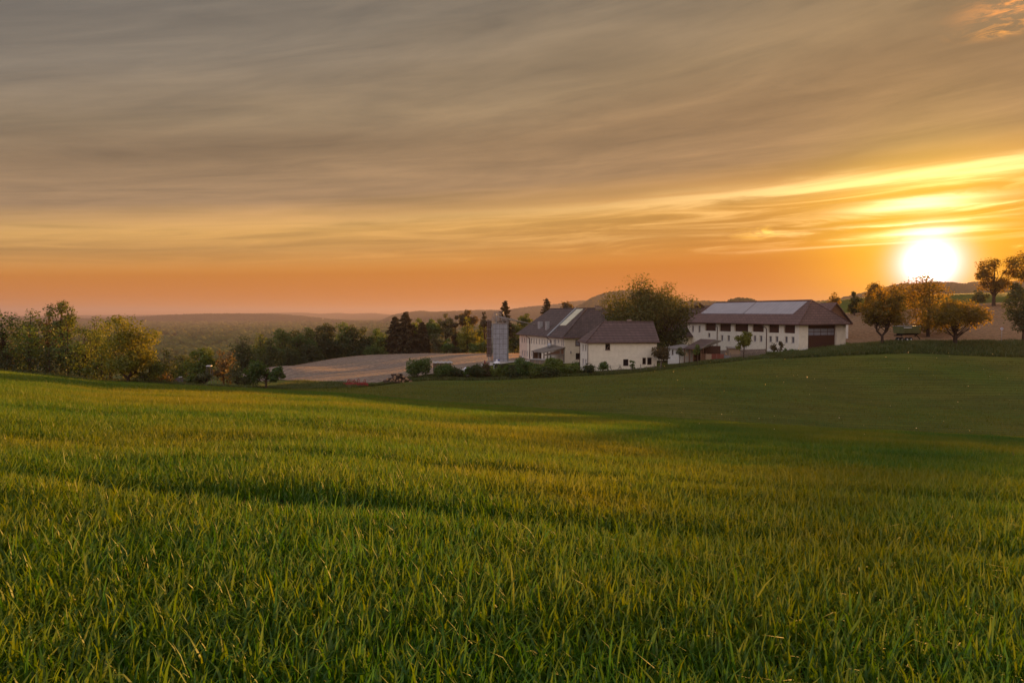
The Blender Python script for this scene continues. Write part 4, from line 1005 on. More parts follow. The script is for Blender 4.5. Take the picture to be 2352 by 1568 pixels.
def solid(name, top, faces, mat, root, th=0.16):
    """a roof skin: polygon faces over shared top points, given thickness downwards"""
    n = len(top); mb = MB(); mb.v = [tuple(p) for p in top] + [(p[0], p[1], p[2] - th) for p in top]
    cnt = {}
    for f in faces:
        mb.f.append(tuple(f)); mb.f.append(tuple(n + i for i in reversed(f)))
        for a_, b_ in zip(f, f[1:] + f[:1]): cnt.setdefault(frozenset((a_, b_)), []).append((a_, b_))
    for e in cnt.values():
        if len(e) == 1: a_, b_ = e[0]; mb.f.append((b_, a_, a_ + n, b_ + n))
    return mb.build(name, mat, root)
def ridge_caps(pts, r, root, name='ridge_tiles', mat='roof_barn'):
    mb = MB()
    for a_, b_ in zip(pts[:-1], pts[1:]): mb.tube([a_, b_], r, 6)
    return mb.build(name, M[mat], root, True)
def downpipe(root, pts, r=0.06): return MB().tube(pts, r, 6).build('downpipe', M['gutter'], root, True)

# ---- the barn on the right
B = Frame(40.1, 156.0, 12.5, -31.0, -11.6)
LB, WB = 33.4, 11.5
barn = B.root('barn'); tag(barn, 'large cream barn with two solar arrays and a brown gate, on the right', 'barn')
zE = -1.70 - B.zb; zR = 2.46 - B.zb
D5 = lambda zx, zy: (1492.9 + zx * .1953, 631.6 + zy * .1953)
big = []
for x0, y0, x1, y1 in ((650, 552, 774, 656), (817, 553, 950, 662), (995, 555, 1154, 665), (1202, 558, 1337, 668), (1395, 562, 1517, 678), (1576, 565, 1705, 684)):
    big.append(B.rect('y', 0, *D5(x0, y0), *D5(x1, y1)))
for h in big: h[3] = zE - 0.30
small = [B.rect('y', 0, *D5(a_, b_), *D5(c_, d_)) for a_, b_, c_, d_ in ((493, 595, 514, 669), (572, 597, 593, 671), (682, 682, 708, 730), (833, 706, 859, 773), (911, 708, 938, 775), (1020, 707, 1047, 775),
         (1217, 710, 1247, 780), (1289, 712, 1320, 782), (1400, 717, 1432, 786), (1476, 720, 1507, 787), (1586, 722, 1618, 795), (1664, 725, 1697, 799))]
door = B.rect('x', LB, *D5(1862, 572), *D5(2190, 880)); door[2] = max(door[2] - .3, 2.0); door[3] = min(door[3], zE - 0.25)
mb = MB()
wall_face(mb, 'y', 0, 0, LB, -2, zE, big + small, 0.32)
wall_face(mb, 'x', LB, 0, WB, -2, zE, [door], 0.45)
mb.poly([(0, 0, -2), (0, 0, zE), (0, WB, zE), (0, WB, -2)]); mb.poly([(0, WB, -2), (0, WB, zE), (LB, WB, zE), (LB, WB, -2)])
mb.build('wall', M['plaster'], barn)
for h in big:
    MB().poly([to3('y', 0, a_, b_, -0.30) for a_, b_ in ((h[0], h[2]), (h[1], h[2]), (h[1], h[3]), (h[0], h[3]))]).build('slatted_shutter', M['wood_dark'], barn)
for h in small: window(barn, 'y', 0, h, 'frame_grey', 'glass', 0.26, 0.08)
# gate: frame, boards, two rows of panes
g = MB(); s0, s1, z0, z1 = door
g.poly([to3('x', LB, a_, b_, -0.40) for a_, b_ in ((s0, z0), (s1, z0), (s1, z1), (s0, z1))])
gate = g.build('gate', M['wood_dark'], barn)
pr = B.rect('x', LB, *D5(1866, 626), *D5(2184, 710))
for i in range(4):
    for j in range(2):
        a0 = pr[0] + (pr[1] - pr[0]) * i / 4 + .06; a1 = pr[0] + (pr[1] - pr[0]) * (i + 1) / 4 - .06
        b0 = pr[2] + (pr[3] - pr[2]) * j / 2 + .05; b1 = pr[2] + (pr[3] - pr[2]) * (j + 1) / 2 - .05
        MB().poly([to3('x', LB, a_, b_, -0.375) for a_, b_ in ((a0, b0), (a1, b0), (a1, b1), (a0, b1))]).build('gate_pane', M['glass_pale'], gate)
# hipped roof with a broad overhang
o_ = 0.75; hs = 2.75; e = zE + 0.02 - 0.25
top = [(-o_, -o_, e), (LB + o_, -o_, e), (LB + o_, WB + o_, e), (-o_, WB + o_, e), (hs, WB / 2, zR), (LB - hs, WB / 2, zR)]
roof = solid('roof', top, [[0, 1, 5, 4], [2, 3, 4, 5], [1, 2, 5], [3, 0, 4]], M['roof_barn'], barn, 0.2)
up = lambda p, k=.05: (p[0], p[1], p[2] + k)
ridge_caps([up(top[4]), up(top[5])], 0.16, roof); ridge_caps([up(top[5]), up(top[1])], 0.13, roof, 'hip_tiles'); ridge_caps([up(top[5]), up(top[2])], 0.13, roof, 'hip_tiles'); ridge_caps([up(top[4]), up(top[0])], 0.13, roof, 'hip_tiles')
MB().tube([(-o_, -o_ - .08, e - .12), (LB + o_ + .08, -o_ - .08, e - .12), (LB + o_ + .08, WB + o_, e - .12)], 0.09, 6).build('gutter', M['gutter'], barn, True)
# solar arrays lie on the front slope
sl = (zR - e) / (WB / 2 + o_)
def on_slope(x, t, lift=0.14):
    y = -o_ + t * (WB / 2 + o_); return (x, y, e + sl * (y + o_) + lift)
def roof_px(X, Y):
    """local x and slope fraction where the sight line meets the front slope"""
    a_, b_, c_ = ray(X, Y); u2 = B.u; v2 = B.v; o2 = B.o
    # plane: z = zb + e + sl*(y+o_), y = (p-o).v
    k = c_ - sl * (a_ * v2.x + b_ * v2.y); t = (B.zb + e + sl * (o_ - o2.dot(v2))) / k
    p = Vector((a_ * t, b_ * t)); y = (p - o2).dot(v2)
    return (p - o2).dot(u2), (y + o_) / (WB / 2 + o_)
for poly in (((600, 457), (762, 331), (1250, 323), (1093, 459)), ((1101, 460), (1258, 323), (1850, 318), (1680, 463))):
    q = [roof_px(*D5(*p)) for p in poly]
    pts = [on_slope(x, min(t, 0.95), 0.14) for x, t in q]; lo = [on_slope(x, min(t, 0.95), 0.05) for x, t in q]
    mb = MB(); mb.v = pts + lo; mb.f = [(0, 1, 2, 3), (7, 6, 5, 4), (0, 4, 5, 1), (1, 5, 6, 2), (2, 6, 7, 3), (3, 7, 4, 0)]
    mb.build('solar_panel', M['solar'], roof)
for zx in (795, 1375):
    s, _ = B.px('y', 0, *D5(zx, 700))
    downpipe(barn, [(s - .5, -o_ - .05, e - .15), (s - .45, -o_ + .1, e - .5), (s, -.12, e - .95), (s, -.12, -1)], 0.075)
# stone base and white plinth
ss0, _ = B.px('y', 0, *D5(760, 900)); ss1, zt = B.px('y', 0, *D5(1370, 868)); _, zt0 = B.px('y', 0, *D5(780, 887))
mb = MB(); mb.v = [(ss0, -.10, -2), (ss1, -.10, -2), (ss1, -.10, zt), (ss0, -.10, zt0), (ss0, 0.02, -2), (ss1, 0.02, -2), (ss1, 0.02, zt), (ss0, 0.02, zt0)]
mb.f = [(0, 1, 2, 3), (1, 5, 6, 2), (3, 2, 6, 7), (0, 3, 7, 4)]
mb.build('stone_base', M['stone'], barn)
pw0, zp0 = B.px('y', 0, *D5(1400, 872)); _, zp1 = B.px('y', 0, *D5(1750, 880))
mb = MB(); mb.v = [(ss1 + .25, -.05, -2), (LB + .05, -.05, -2), (LB + .05, -.05, zp1), (ss1 + .25, -.05, zp0), (LB + .05, door[0] - .1, -2), (LB + .05, door[0] - .1, zp1 + .5)]
mb.f = [(0, 1, 2, 3), (1, 4, 5, 2)]
mb.build('plinth', M['plaster_white'], barn)
MB().box(LB + 0.001, LB + .05, door[1] + .1, WB, -2, zp1 + .5).build('plinth', M['plaster_white'], barn)
MB().tube([(hs + 3, WB / 2, zR), (hs + 3, WB / 2, zR + .7)], .03, 4).build('roof_spike', M['metal_rail'], roof)

# ---- gabled hall behind the barn
gp = at(1918, 694.6, 150)
H2 = Frame(gp.x, gp.y, 0.30, -0.95, -6.2)
hall = H2.root('gabled_hall'); tag(hall, 'boarded gable hall peeping out behind the right end of the barn', 'barn')
gh = gp.z - H2.zb; ge = zat(1957, 742, 151.3) - H2.zb; hw = 3.75
mb = MB(); mb.box(-14, 0, -hw, hw, -2, ge + .4); mb.build('wall', M['plaster_white'], hall)
MB().poly([(.02, -hw - .1, ge + .2), (.02, hw + .1, ge + .2), (.02, 0, gh - .1)]).build('gable_boarding', M['wood_brown'], hall)
solid('roof', [(-14, -hw - .7, ge), (.6, -hw - .7, ge), (.6, 0, gh), (-14, 0, gh), (.6, hw + .7, ge), (-14, hw + .7, ge)], [[0, 1, 2, 3], [3, 2, 4, 5]], M['roof_barn'], hall, 0.2)

# ---- far wing whose roof shows between walnut and barn
H3 = Frame(at(1535, 735, 172).x, 172.0, 1.0, 0.06, -11.5)
fw_ = H3.root('far_wing'); tag(fw_, 'tiled roof of the far wing seen between walnut tree and barn', 'building')
r3 = zat(1590, 701.5, 176) - H3.zb; e3 = zat(1590, 735, 170) - H3.zb
MB().box(0, 17, 0, 9, -1, e3).build('wall', M['plaster'], fw_)
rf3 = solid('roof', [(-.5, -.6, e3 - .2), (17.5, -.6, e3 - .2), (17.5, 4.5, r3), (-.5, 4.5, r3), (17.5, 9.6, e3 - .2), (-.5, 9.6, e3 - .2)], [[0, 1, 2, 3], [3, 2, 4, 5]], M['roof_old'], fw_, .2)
px3, _ = H3.px('y', 4.5, 1603, 700)
solid('dormer_roof', [(px3 - 1.4, 3.2, r3 - .3), (px3, 3.2, r3 + .75), (px3 + 1.4, 3.2, r3 - .3), (px3 - 1.4, 6, r3 - .3), (px3, 6, r3 + .75), (px3 + 1.4, 6, r3 - .3)], [[0, 1, 4, 3], [1, 2, 5, 4]], M['roof_old'], rf3, .12)

# ---- the small white house in front
A = Frame(12.5, 112.0, 0.995, 0.1, -9.6)
LA, WA = 11.6, 6.5
hA = A.root('white_house'); tag(hA, 'small cream house with red brown hipped roof in front of the walnut tree', 'house')
zE = -4.58 - A.zb; zR = zat(1440, 739, 115.3) - A.zb
D4 = lambda zx, zy: (1148.4 + zx * .1709, 631.6 + zy * .1709)
w1 = A.rect('y', 0, *D4(1416, 922), *D4(1481, 1006)); w2 = A.rect('y', 0, *D4(1656, 1130), *D4(1727, 1222)); w3 = A.rect('y', 0, *D4(1915, 1110), *D4(1963, 1200)); w4 = A.rect('y', 0, *D4(1980, 1108), *D4(2040, 1205))
lw = [A.rect('x', 0, *D4(a_, b_), *D4(c_, d_)) for a_, b_, c_, d_ in ((1108, 932, 1123, 1012), (1144, 932, 1160, 1012), (1106, 1122, 1124, 1204), (1142, 1128, 1160, 1200))]
mb = MB(); wall_face(mb, 'y', 0, 0, LA, -2, zE, [w1, w2, w3, w4], .25); wall_face(mb, 'x', 0, 0, WA, -2, zE, lw, .2)
mb.poly([(LA, 0, -2), (LA, WA, -2), (LA, WA, zE), (LA, WA / 2, zR - .15), (LA, 0, zE)]); mb.poly([(0, WA, -2), (0, WA, zE), (LA, WA, zE), (LA, WA, -2)])
mb.build('wall', M['plaster'], hA)
window(hA, 'y', 0, w1, 'frame_brown', 'dark', .2, .08, False)
for k_, h in enumerate((w2, w3, w4)): window(hA, 'y', 0, h, 'frame_brown', 'dark', .2, .07, False, 'cellar_opening', False)
for k_, h in enumerate(lw): window(hA, 'x', 0, h, 'frame_grey', 'glass' if k_ < 2 else 'glass_pale', .18, .05, False)
MB().bar((w1[0] + .25, .12, w1[2] + .1), (w1[1] - .15, .12, w1[3] - .25), .12, .03).build('loose_board', M['wood_beige'], hA)
o_ = .38; e = zE - .12; hs = WA / 2
top = [(-o_, -o_, e), (LA + o_, -o_, e), (LA + o_, WA + o_, e), (-o_, WA + o_, e), (hs, WA / 2, zR), (LA + o_, WA / 2, zR)]
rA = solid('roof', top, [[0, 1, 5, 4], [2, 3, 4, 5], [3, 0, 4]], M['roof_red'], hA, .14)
ridge_caps([up(top[4], .03), up(top[5], .03)], .10, rA, mat='roof_red'); ridge_caps([up(top[4], .03), up(top[0], .03)], .09, rA, 'hip_tiles', 'roof_red')
MB().box(7.6, 8.25, WA / 2 + .3, WA / 2 + .9, zR - 1, zR + .42).build('chimney', M['stone'], rA)
MB().tube([(-o_ - .06, WA + .2, e - .08), (-o_ - .06, -o_ - .06, e - .08), (LA + o_, -o_ - .06, e - .08)], .07, 6).build('gutter', M['gutter'], hA, True)
downpipe(hA, [(-.15, -o_, e - .1), (-.1, -.3, e - .3), (-.07, -.09, e - .55), (-.07, -.09, -1)], .055)
downpipe(hA, [(-o_ - .05, WA, e - .1), (-.3, WA - .05, e - .3), (-.1, WA - .1, e - .6), (-.1, WA - .1, -1)], .055)

# ---- the long farmhouse: wing one runs back to the left, wing two goes right
K = Vector((11.1, 144.0)); LC = 27.0
C_ = Frame(K.x - .342 * LC, K.y + .94 * LC, .342, -.94, -11.4)
farm = C_.root('farmhouse'); tag(farm, 'long two storey farmhouse with dark tiled roof right of the silo', 'farmhouse')
zE = -4.90 - C_.zb; zR = 1.15 - C_.zb
w1_, w2_ = 8.5, 6.65
up_r, lo_r = [], []
for zx, y0, y1 in ((298, 838, 903), (329, 840, 906), (360, 843, 910), (392, 846, 914), (424, 848, 916), (457, 850, 920), (492, 853, 922), (528, 856, 925), (565, 859, 928), (602, 862, 932), (638, 866, 935), (673, 868, 939)):
    up_r.append(C_.rect('y', 0, *D4(zx - 5, y0), *D4(zx + 5, y1)))
for zx, y0, y1 in ((302, 1010, 1076), (333, 1014, 1082), (364, 1017, 1088), (394, 1024, 1092), (426, 1020, 1086), (476, 1028, 1092), (640, 1068, 1110), (672, 1068, 1112)):
    lo_r.append(C_.rect('y', 0, *D4(zx - 6, y0), *D4(zx + 6, y1)))
for zx, y0, y1 in ((728, 866, 942), (745, 860, 943), (785, 864, 912), (830, 868, 948), (853, 870, 951)):
    up_r.append(C_.rect('y', 0, *D4(zx - 6, y0), *D4(zx + 6, y1)))
g1 = C_.rect('x', LC, *D4(1014, 870), *D4(1090, 950)); g2 = C_.rect('x', LC, *D4(1018, 1048), *D4(1092, 1130))
mb = MB(); wall_face(mb, 'y', 0, 0, LC, -2.5, zE, up_r + lo_r, .22); wall_face(mb, 'x', LC, 0, 33, -2.5, zE, [g1, g2], .25)
mb.poly([(0, 0, -2.5), (0, 0, zE), (0, w1_, zR - .2), (0, 2 * w1_, zE), (0, 2 * w1_, -2.5)])
mb.poly([(0, 2 * w1_, -2.5), (0, 2 * w1_, zE), (LC - 2 * w2_, 2 * w1_, zE), (LC - 2 * w2_, 2 * w1_, -2.5)])
mb.poly([(LC - 2 * w2_, 2 * w1_, -2.5), (LC - 2 * w2_, 2 * w1_, zE), (LC - 2 * w2_, 33, zE), (LC - 2 * w2_, 33, -2.5)])
mb.poly([(LC - 2 * w2_, 33, -2.5), (LC - 2 * w2_, 33, zE), (LC - w2_, 33, zR - .2), (LC, 33, zE), (LC, 33, -2.5)])
mb.build('wall', M['farm_plaster'], farm)
for h in up_r + lo_r: window(farm, 'y', 0, h, 'frame_grey', 'glass_pale' if h[2] < 3 or h[0] > 18 else 'glass', .16, .05, False)
window(farm, 'x', LC, g1, 'frame_brown', 'glass_pale', .12, .14, False); window(farm, 'x', LC, g2, 'frame_brown', 'dark', .2, .12, False, 'open_window')
mb = MB(); mb.v = [(-.05, -.06, -2.5), (5.4, -.06, -2.5), (5.4, -.06, C_.px('y', 0, *D4(392, 1132))[1]), (-.05, -.06, C_.px('y', 0, *D4(275, 1108))[1] + .55)]; mb.f = [(0, 1, 2, 3)]
mb.build('plinth', M['stone'], farm)
o_ = .7; e = zE - .15; ov = .9
P_ = [(-ov, -o_, e), (LC + o_, -o_, e), (LC + o_, 33.6, e), (LC - w2_, 33.6, zR), (LC - w2_, w1_, zR), (-ov, w1_, zR), (-ov, 2 * w1_ + o_, e), (LC - 2 * w2_ - o_, 2 * w1_ + o_, e), (LC - 2 * w2_ - o_, 33.6, e)]
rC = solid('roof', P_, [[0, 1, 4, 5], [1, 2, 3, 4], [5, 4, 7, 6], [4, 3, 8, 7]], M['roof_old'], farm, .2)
def fr(x, t, lift=0.1):
    """point on the front slope of wing one"""
    y = -o_ + t * (w1_ + o_); return (x, y, e + (zR - e) * t + lift)
def roofC_px(X, Y):
    a_, b_, c_ = ray(X, Y); s_ = (zR - e) / (w1_ + o_)
    k = c_ - s_ * (a_ * C_.v.x + b_ * C_.v.y); t = (C_.zb + e + s_ * (o_ - C_.o.dot(C_.v))) / k
    p = Vector((a_ * t, b_ * t)); return (p - C_.o).dot(C_.u), ((p - C_.o).dot(C_.v) + o_) / (w1_ + o_)
# fire wall strip
xa, ta = roofC_px(*D4(645, 822)); xb, tb = roofC_px(*D4(1040, 440))
mb = MB(); mb.bar(fr(xa, 0.0, .12), fr(xb, 0.99, .12), .42, .3); mb.bar(fr(xb, .99, .12), (xb, w1_ + .6, zR + .1), .42, .3); mb.build('parapet_strip', M['metal_grey'], rC)
# hot water collectors, three panels
q = [roofC_px(*D4(*p)) for p in ((800, 685), (885, 685), (1120, 463), (1035, 465))]
for i in range(3):
    f0, f1 = i / 3 + .012, (i + 1) / 3 - .012
    c = []
    for (A0, B0), f_ in (((0, 3), f0), ((1, 2), f0), ((1, 2), f1), ((0, 3), f1)):
        x_ = q[A0][0] + (q[B0][0] - q[A0][0]) * f_; t_ = q[A0][1] + (q[B0][1] - q[A0][1]) * f_; c.append((x_, min(t_, .98)))
    pts = [fr(x, t, .2) for x, t in c]; lo = [fr(x, t, .06) for x, t in c]
    mb = MB(); mb.v = pts + lo; mb.f = [(0, 1, 2, 3), (7, 6, 5, 4), (0, 4, 5, 1), (1, 5, 6, 2), (2, 6, 7, 3), (3, 7, 4, 0)]
    mb.build('collector_panel', M['collector'], rC)
# two tall metal vent boxes
for zx0, zx1, ztop, zbot in ((502, 549, 615, 718), (604, 644, 615, 735)):
    xl, tl = roofC_px(*D4((zx0 + zx1) / 2, zbot)); b0 = fr(xl, tl, 0)
    wv = (zx1 - zx0) * .1709 * 160 / F; hv = (zbot - ztop) * .1709 * 160 / F
    MB().box(b0[0] - wv * .75, b0[0] + wv * .75, b0[1] - .1, b0[1] + wv * .8, b0[2] - .2, b0[2] + hv * .92).build('vent_box', M['metal_grey'], rC)
cx_, ct = roofC_px(*D4(1320, 435))
p0 = C_.px('x', LC - w2_, *D4(1320, 430))[0]
mb = MB().box(LC - w2_ - .4, LC - w2_ + .4, p0 - .7, p0 + .7, zR - .6, zR + .5); mb.box(LC - w2_ - .48, LC - w2_ + .48, p0 - .78, p0 + .78, zR + .503, zR + .6); mb.build('chimney', M['stone'], rC)
ridge_caps([up(P_[1]), up(P_[4])], .12, rC, 'hip_tiles', 'roof_old'); ridge_caps([up(P_[5]), up(P_[4]), up(P_[3])], .13, rC, mat='roof_old')
MB().tube([(-ov, -o_ - .07, e - .1), (LC + o_ + .07, -o_ - .07, e - .1), (LC + o_ + .07, 33, e - .1)], .08, 6).build('gutter', M['gutter'], farm, True)
for zx in (404, 690):
    s, _ = C_.px('y', 0, *D4(zx, 950)); downpipe(farm, [(s - 1.1, -o_, e - .1), (s - .9, -o_ + .1, e - .4), (s, -.1, e - .9), (s, -.1, -2)], .09)
# wall lamp
s, z = C_.px('x', LC, *D4(950, 1045)); MB().box(LC, LC + .2, s - .12, s + .12, z - .15, z + .3).tube([(LC + .1, s, z + .3), (LC + .1, s, z + .5)], [.12, .01], 5).build('wall_lamp', M['metal_rail'], farm)

# carport before the corner of the farmhouse
cp = empty('carport', C_.world(LC, 0, 0), C_.rz); tag(cp, 'open timber carport with sloping grey roof at the farmhouse corner', 'carport')
zt = zat(1298, 797, 144) - C_.zb; zl = zat(1252, 809.5, 142) - C_.zb
solid('roof', [(0.3, .1, zt), (0.3, -5.0, zl), (-6.3, -5.0, zl + .05), (-6.3, .1, zt + .25)], [[0, 3, 2, 1]], M['wood_grey'], cp, .14)
for x_, y_ in ((0, -4.7), (0, -3.9), (-3, -4.7), (-6, -4.7), (0, -1.0), (0, -.15)):
    MB().box(x_ - .12, x_ + .12, y_ - .12, y_ + .12, -2.3, zl + (zt - zl) * (y_ + 5) / 5 - .2).build('post', M['wood_grey'], cp)
MB().box(-.08, .12, -4.6, 0, zl - .62, zl - .38).build('tie_beam', M['wood_grey'], cp)
MB().poly([(.02, -4.4, zl - .4), (.02, -.2, zl - .4), (.02, -.2, zt - .35)]).build('gable_boarding', M['wood_brown'], cp)
MB().box(-6.1, -5.95, -4.7, -2.8, -2, zl - .3).build('side_boarding', M['wood_brown'], cp)
MB().box(-5.9, -.2, -4.85, -4.75, -2, -.2).build('front_boarding', M['wood_brown'], cp)
bag = MB(); pb = C_.world(LC - 4, -4.3, 0); bag.tube([pb + Vector((0, 0, z_)) for z_ in (.1, .35, 1.0, 1.7, 2.0)], [.38, .52, .34, .08, .03], 8)
tag(bag.build('feed_sack', M['cloth'], None, True), 'white sack hanging between the carport posts', 'sack')
# water butt on the carport roof
pt = C_.world(LC - 4.0, -1.7, 0); pt.z = C_.zb + zl + (zt - zl) * .66 + .1
tag(MB().tube([pt, pt + Vector((0, 0, .1)), pt + Vector((0, 0, .75)), pt + Vector((0, 0, .95)), pt + Vector((0, 0, 1.0))], [.42, .48, .48, .36, .1], 10).build('metal_drum', M['metal_grey'], None, True), 'round grey metal drum standing on the carport roof', 'drum')

# grey woodstore left of the carport
p = at(1217.5, 829, 136); q_ = at(1252, 829, 134.5); gz = H1(p.x, p.y)
d_ = (q_ - p); ws = Frame(p.x, p.y, d_.x, d_.y, gz - .3); wsr = ws.root('wood_store'); tag(wsr, 'low grey wood store with flat lid left of the carport', 'wood store')
L_ = d_.xy.length; zt_ = zat(1235, 826.5, 135) - ws.zb
MB().box(0, L_, 0, 1.9, 0, zt_).build('boarding', M['wood_grey'], wsr)
MB().box(-.15, L_ + .15, -.2, 2.1, zt_ + .003, zt_ + .12).build('lid', M['metal_grey'], wsr)
for i in range(4): MB().box(L_ * i / 3 - .06, L_ * i / 3 + .06, -.08, -.003, 0, zt_).build('post', M['wood_beige'], wsr)

# ---- silo
p = at(1150.3, 831, 140); gz = H1(p.x, p.y); zb = min(gz, p.z) - .2
silo = empty('silo', (p.x, p.y, zb), math.radians(-4.5)); tag(silo, 'square grey concrete panel silo left of the farmhouse', 'silo')
hw = 1.47; ht = zat(1150, 743.5, 140) - zb
mb = MB(); nz = 8; cols_ = [-1.0, -.60, -.10, .42, 1.0]
z_ = 0
for k in range(nz):
    z0, z1 = ht * k / nz, ht * (k + 1) / nz
    for i in range(4):
        a0, a1 = hw * cols_[i] + .02, hw * cols_[i + 1] - .02
        mb.box(a0, a1, -hw, -hw + .2, z0 + .02, z1 - .02)
        mb.box(hw - .2, hw, -hw + .21 + (i * .68), -hw + .21 + (i * .68) + .64, z0 + .02, z1 - .02)
        mb.box(-hw, -hw + .2, -hw + .21 + (i * .68), -hw + .21 + (i * .68) + .64, z0 + .02, z1 - .02)
mb.build('panel_wall', M['concrete'], silo)
MB().box(-hw + .05, hw - .05, -hw + .05, hw - .05, 0, ht - .02).build('joint_core', M['wood_dark'], silo)
MB().box(-hw - .1, hw + .1, -hw - .1, hw + .1, ht + .003, ht + .14).build('rim', M['metal_rail'], silo)
mb = MB()
for i in range(12):
    x_ = -hw + 2 * hw * i / 11; mb.bar((x_, -hw, ht + .1), (x_, -hw, ht + 1.25), .05); mb.bar((x_, hw, ht + .1), (x_, hw, ht + 1.1), .05)
for y_ in (-hw, hw):
    for z_ in (.7, 1.2): mb.bar((-hw, y_, ht + z_), (hw, y_, ht + z_), .05)
for x_ in (-hw, hw): mb.bar((x_, -hw, ht + 1.2), (x_, hw, ht + 1.2), .05); mb.bar((x_, -hw, ht + .7), (x_, hw, ht + .7), .05)
mb.build('railing', M['metal_rail'], silo)
mb = MB(); T_ = zat(1150, 717.2, 140) - zb
for y_ in (-.9, .9):
    for a_, b_ in ((-1.75, -1.3), (-1.35, -.95), (-.9, -.62), (-.5, -.35), (.4, -.1), (1.3, .4), (1.6, .5)): mb.bar((a_, y_, ht + .6 if a_ < -1 else ht + .1), (b_, y_ * .7, T_), .06)
    mb.bar((-1.3, y_ * .7, T_), (.55, y_ * .7, T_), .08); mb.bar((-1.28, y_ * .7, T_ - .2), (.5, y_ * .7, T_ - .2), .05)
for x_ in (-1.3, -.35, .55): mb.bar((x_, -.63, T_), (x_, .63, T_), .06)
mb.build('headframe', M['metal_rail'], silo)
MB().box(-1.0, -.8, -.2, .1, ht + 1.1, ht + 2.0).tube([(-.9, -.05, ht + .1), (-.9, -.05, ht + 1.1)], .12, 6).build('drive_unit', M['metal_grey'], silo)
# dark discharge shaft with its ladder frame
sx0 = -hw - 1.35; sx1 = -hw - .38
zs0 = zat(1124, 818.5, 140) - zb; zs1 = zat(1124, 734.5, 140) - zb
mb = MB()
for i in range(3): mb.box(sx0 + .33 * i, sx0 + .33 * i + .3, -1.0, -.4, zs0, zs1 - .05 * i)
mb.build('discharge_shaft', M['wood_dark'], silo)
mb = MB()
for x_ in (sx0 + .3, sx0 + .72): mb.bar((x_, -1.12, zs0 - .05), (x_, -1.12, zs1 + .1), .07)
for k in range(5): mb.bar((sx0 - .08, -1.1, zs0 + (zs1 - zs0) * (.04 + k * .235)), (sx1 + .3, -1.1, zs0 + (zs1 - zs0) * (.04 + k * .235)), .07)
for k in range(3): mb.bar((sx1 + .1, -1.1 + k * .3, zs1 - .2), (sx1 + .1, -1.1 + k * .3, zs1 + .5), .04)
mb.build('ladder_frame', M['metal_rail'], silo)
MB().tube([(-hw - .2, -1.15, .1), (-hw - .2, -1.15, ht + .2)], .09, 6).build('filling_pipe', M['metal_grey'], silo, True)
mb = MB()
for x_ in (sx0 + .35, sx1 - .15): mb.bar((x_, -1.05, zs0), (x_ - .12, -1.15, 0), .07); mb.bar((x_, -.45, zs0), (x_ + .1, -.3, 0), .07)
mb.bar((sx0 + .4, -1.05, zs0), (sx1, -1.05, .1), .05); mb.build('leg_frame', M['metal_grey'], silo)
# transfer auger from silo head to the farmhouse roof
a0 = at(1145, 727, 139.5); a1 = at(1229, 745.8, 151)
aug = MB().tube([a0, a1], .13, 7).tube([a0 + Vector((.6, 0, -.35)), a1 + Vector((-1.5, 0, -.25))], .035, 4)
for k in range(5):
    m_ = a0.lerp(a1, .12 + k * .17); aug.bar(m_, m_ + Vector((0, 0, -.33)), .03)
tag(aug.build('transfer_auger', M['metal_grey'], None, True), 'long slanting grey auger pipe from silo head to farmhouse roof', 'pipe')

# ---- yard things
def ground_at(X, d): return spot(X, d)
# slurry tank / white tank
p = ground_at(1142, 123); zc2 = zat(1142, 833.5, 123)
wt = empty('water_tank', (p.x, p.y, p.z)); tag(wt, 'white domed tank with white and blue caps before the silo', 'tank'); zz = zc2 - p.z
MB().tube([(0, 0, -.1), (0, 0, zz), (0, 0, zz + .18), (0, 0, zz + .3), (0, 0, zz + .33)], [.65, .65, .55, .3, .05], 14).build('tank_body', M['white_paint'], wt, True)
MB().tube([(-.05, 0, zz + .3), (-.05, 0, zz + .62), (-.05, 0, zz + .66)], [.15, .15, .1], 10).build('cap', M['white_paint'], wt, True)
MB().box(.18, .45, -.12, .12, zz + .42, zz + .66).bar((.1, 0, zz + .5), (.2, 0, zz + .5), .06).build('valve', M['blue_paint'], wt)
# red three point implement
p = ground_at(1118, 123.5); ri = empty('cultivator', p); tag(ri, 'small red implement with upright headstock beside the silo legs', 'farm implement'); q_ = zat(1118, 835.5, 123.5) - p.z
q_ = max(q_, .2)
MB().bar((-.45, 0, q_), (-.38, 0, q_ + .62), .10).bar((-.25, 0, q_), (-.36, 0, q_ + .62), .10).bar((-.42, 0, q_ + .6), (-.34, 0, q_ + .6), .12).build('headstock', M['red_paint'], ri)
MB().bar((-.5, 0, q_ + .1), (.5, 0, q_ + .12), .14).bar((-.4, .4, q_ + .1), (.5, .4, q_ + .12), .12).bar((-.4, 0, q_ + .1), (-.4, .4, q_ + .1), .1).bar((.45, 0, q_ + .1), (.45, .4, q_ + .1), .1).build('toolbar', M['red_paint'], ri)
for k in range(4): MB().tube([(-.35 + k * .26, .1, q_ + .1), (-.3 + k * .26, .1, q_ - .2), (-.38 + k * .26, .1, q_ - .45)], .03, 5).build('tine', M['red_paint'], ri)
# street lamp
p = ground_at(1197, 140); zt2 = zat(1197, 817.5, 140)
sl_ = empty('street_lamp', p); tag(sl_, 'small gooseneck yard lamp at the left foot of the farmhouse', 'street lamp'); h_ = zt2 - p.z
MB().tube([(0, 0, -.2), (0, 0, h_ - .2), (.06, 0, h_ - .03), (.18, 0, h_), (.28, 0, h_ - .08)], .035, 6).build('pole', M['metal_rail'], sl_, True)
MB().tube([(.28, 0, h_ - .05), (.31, 0, h_ - .15), (.31, 0, h_ - .24)], [.05, .12, .14], 8).build('lamp_shade', M['white_paint'], sl_, True)
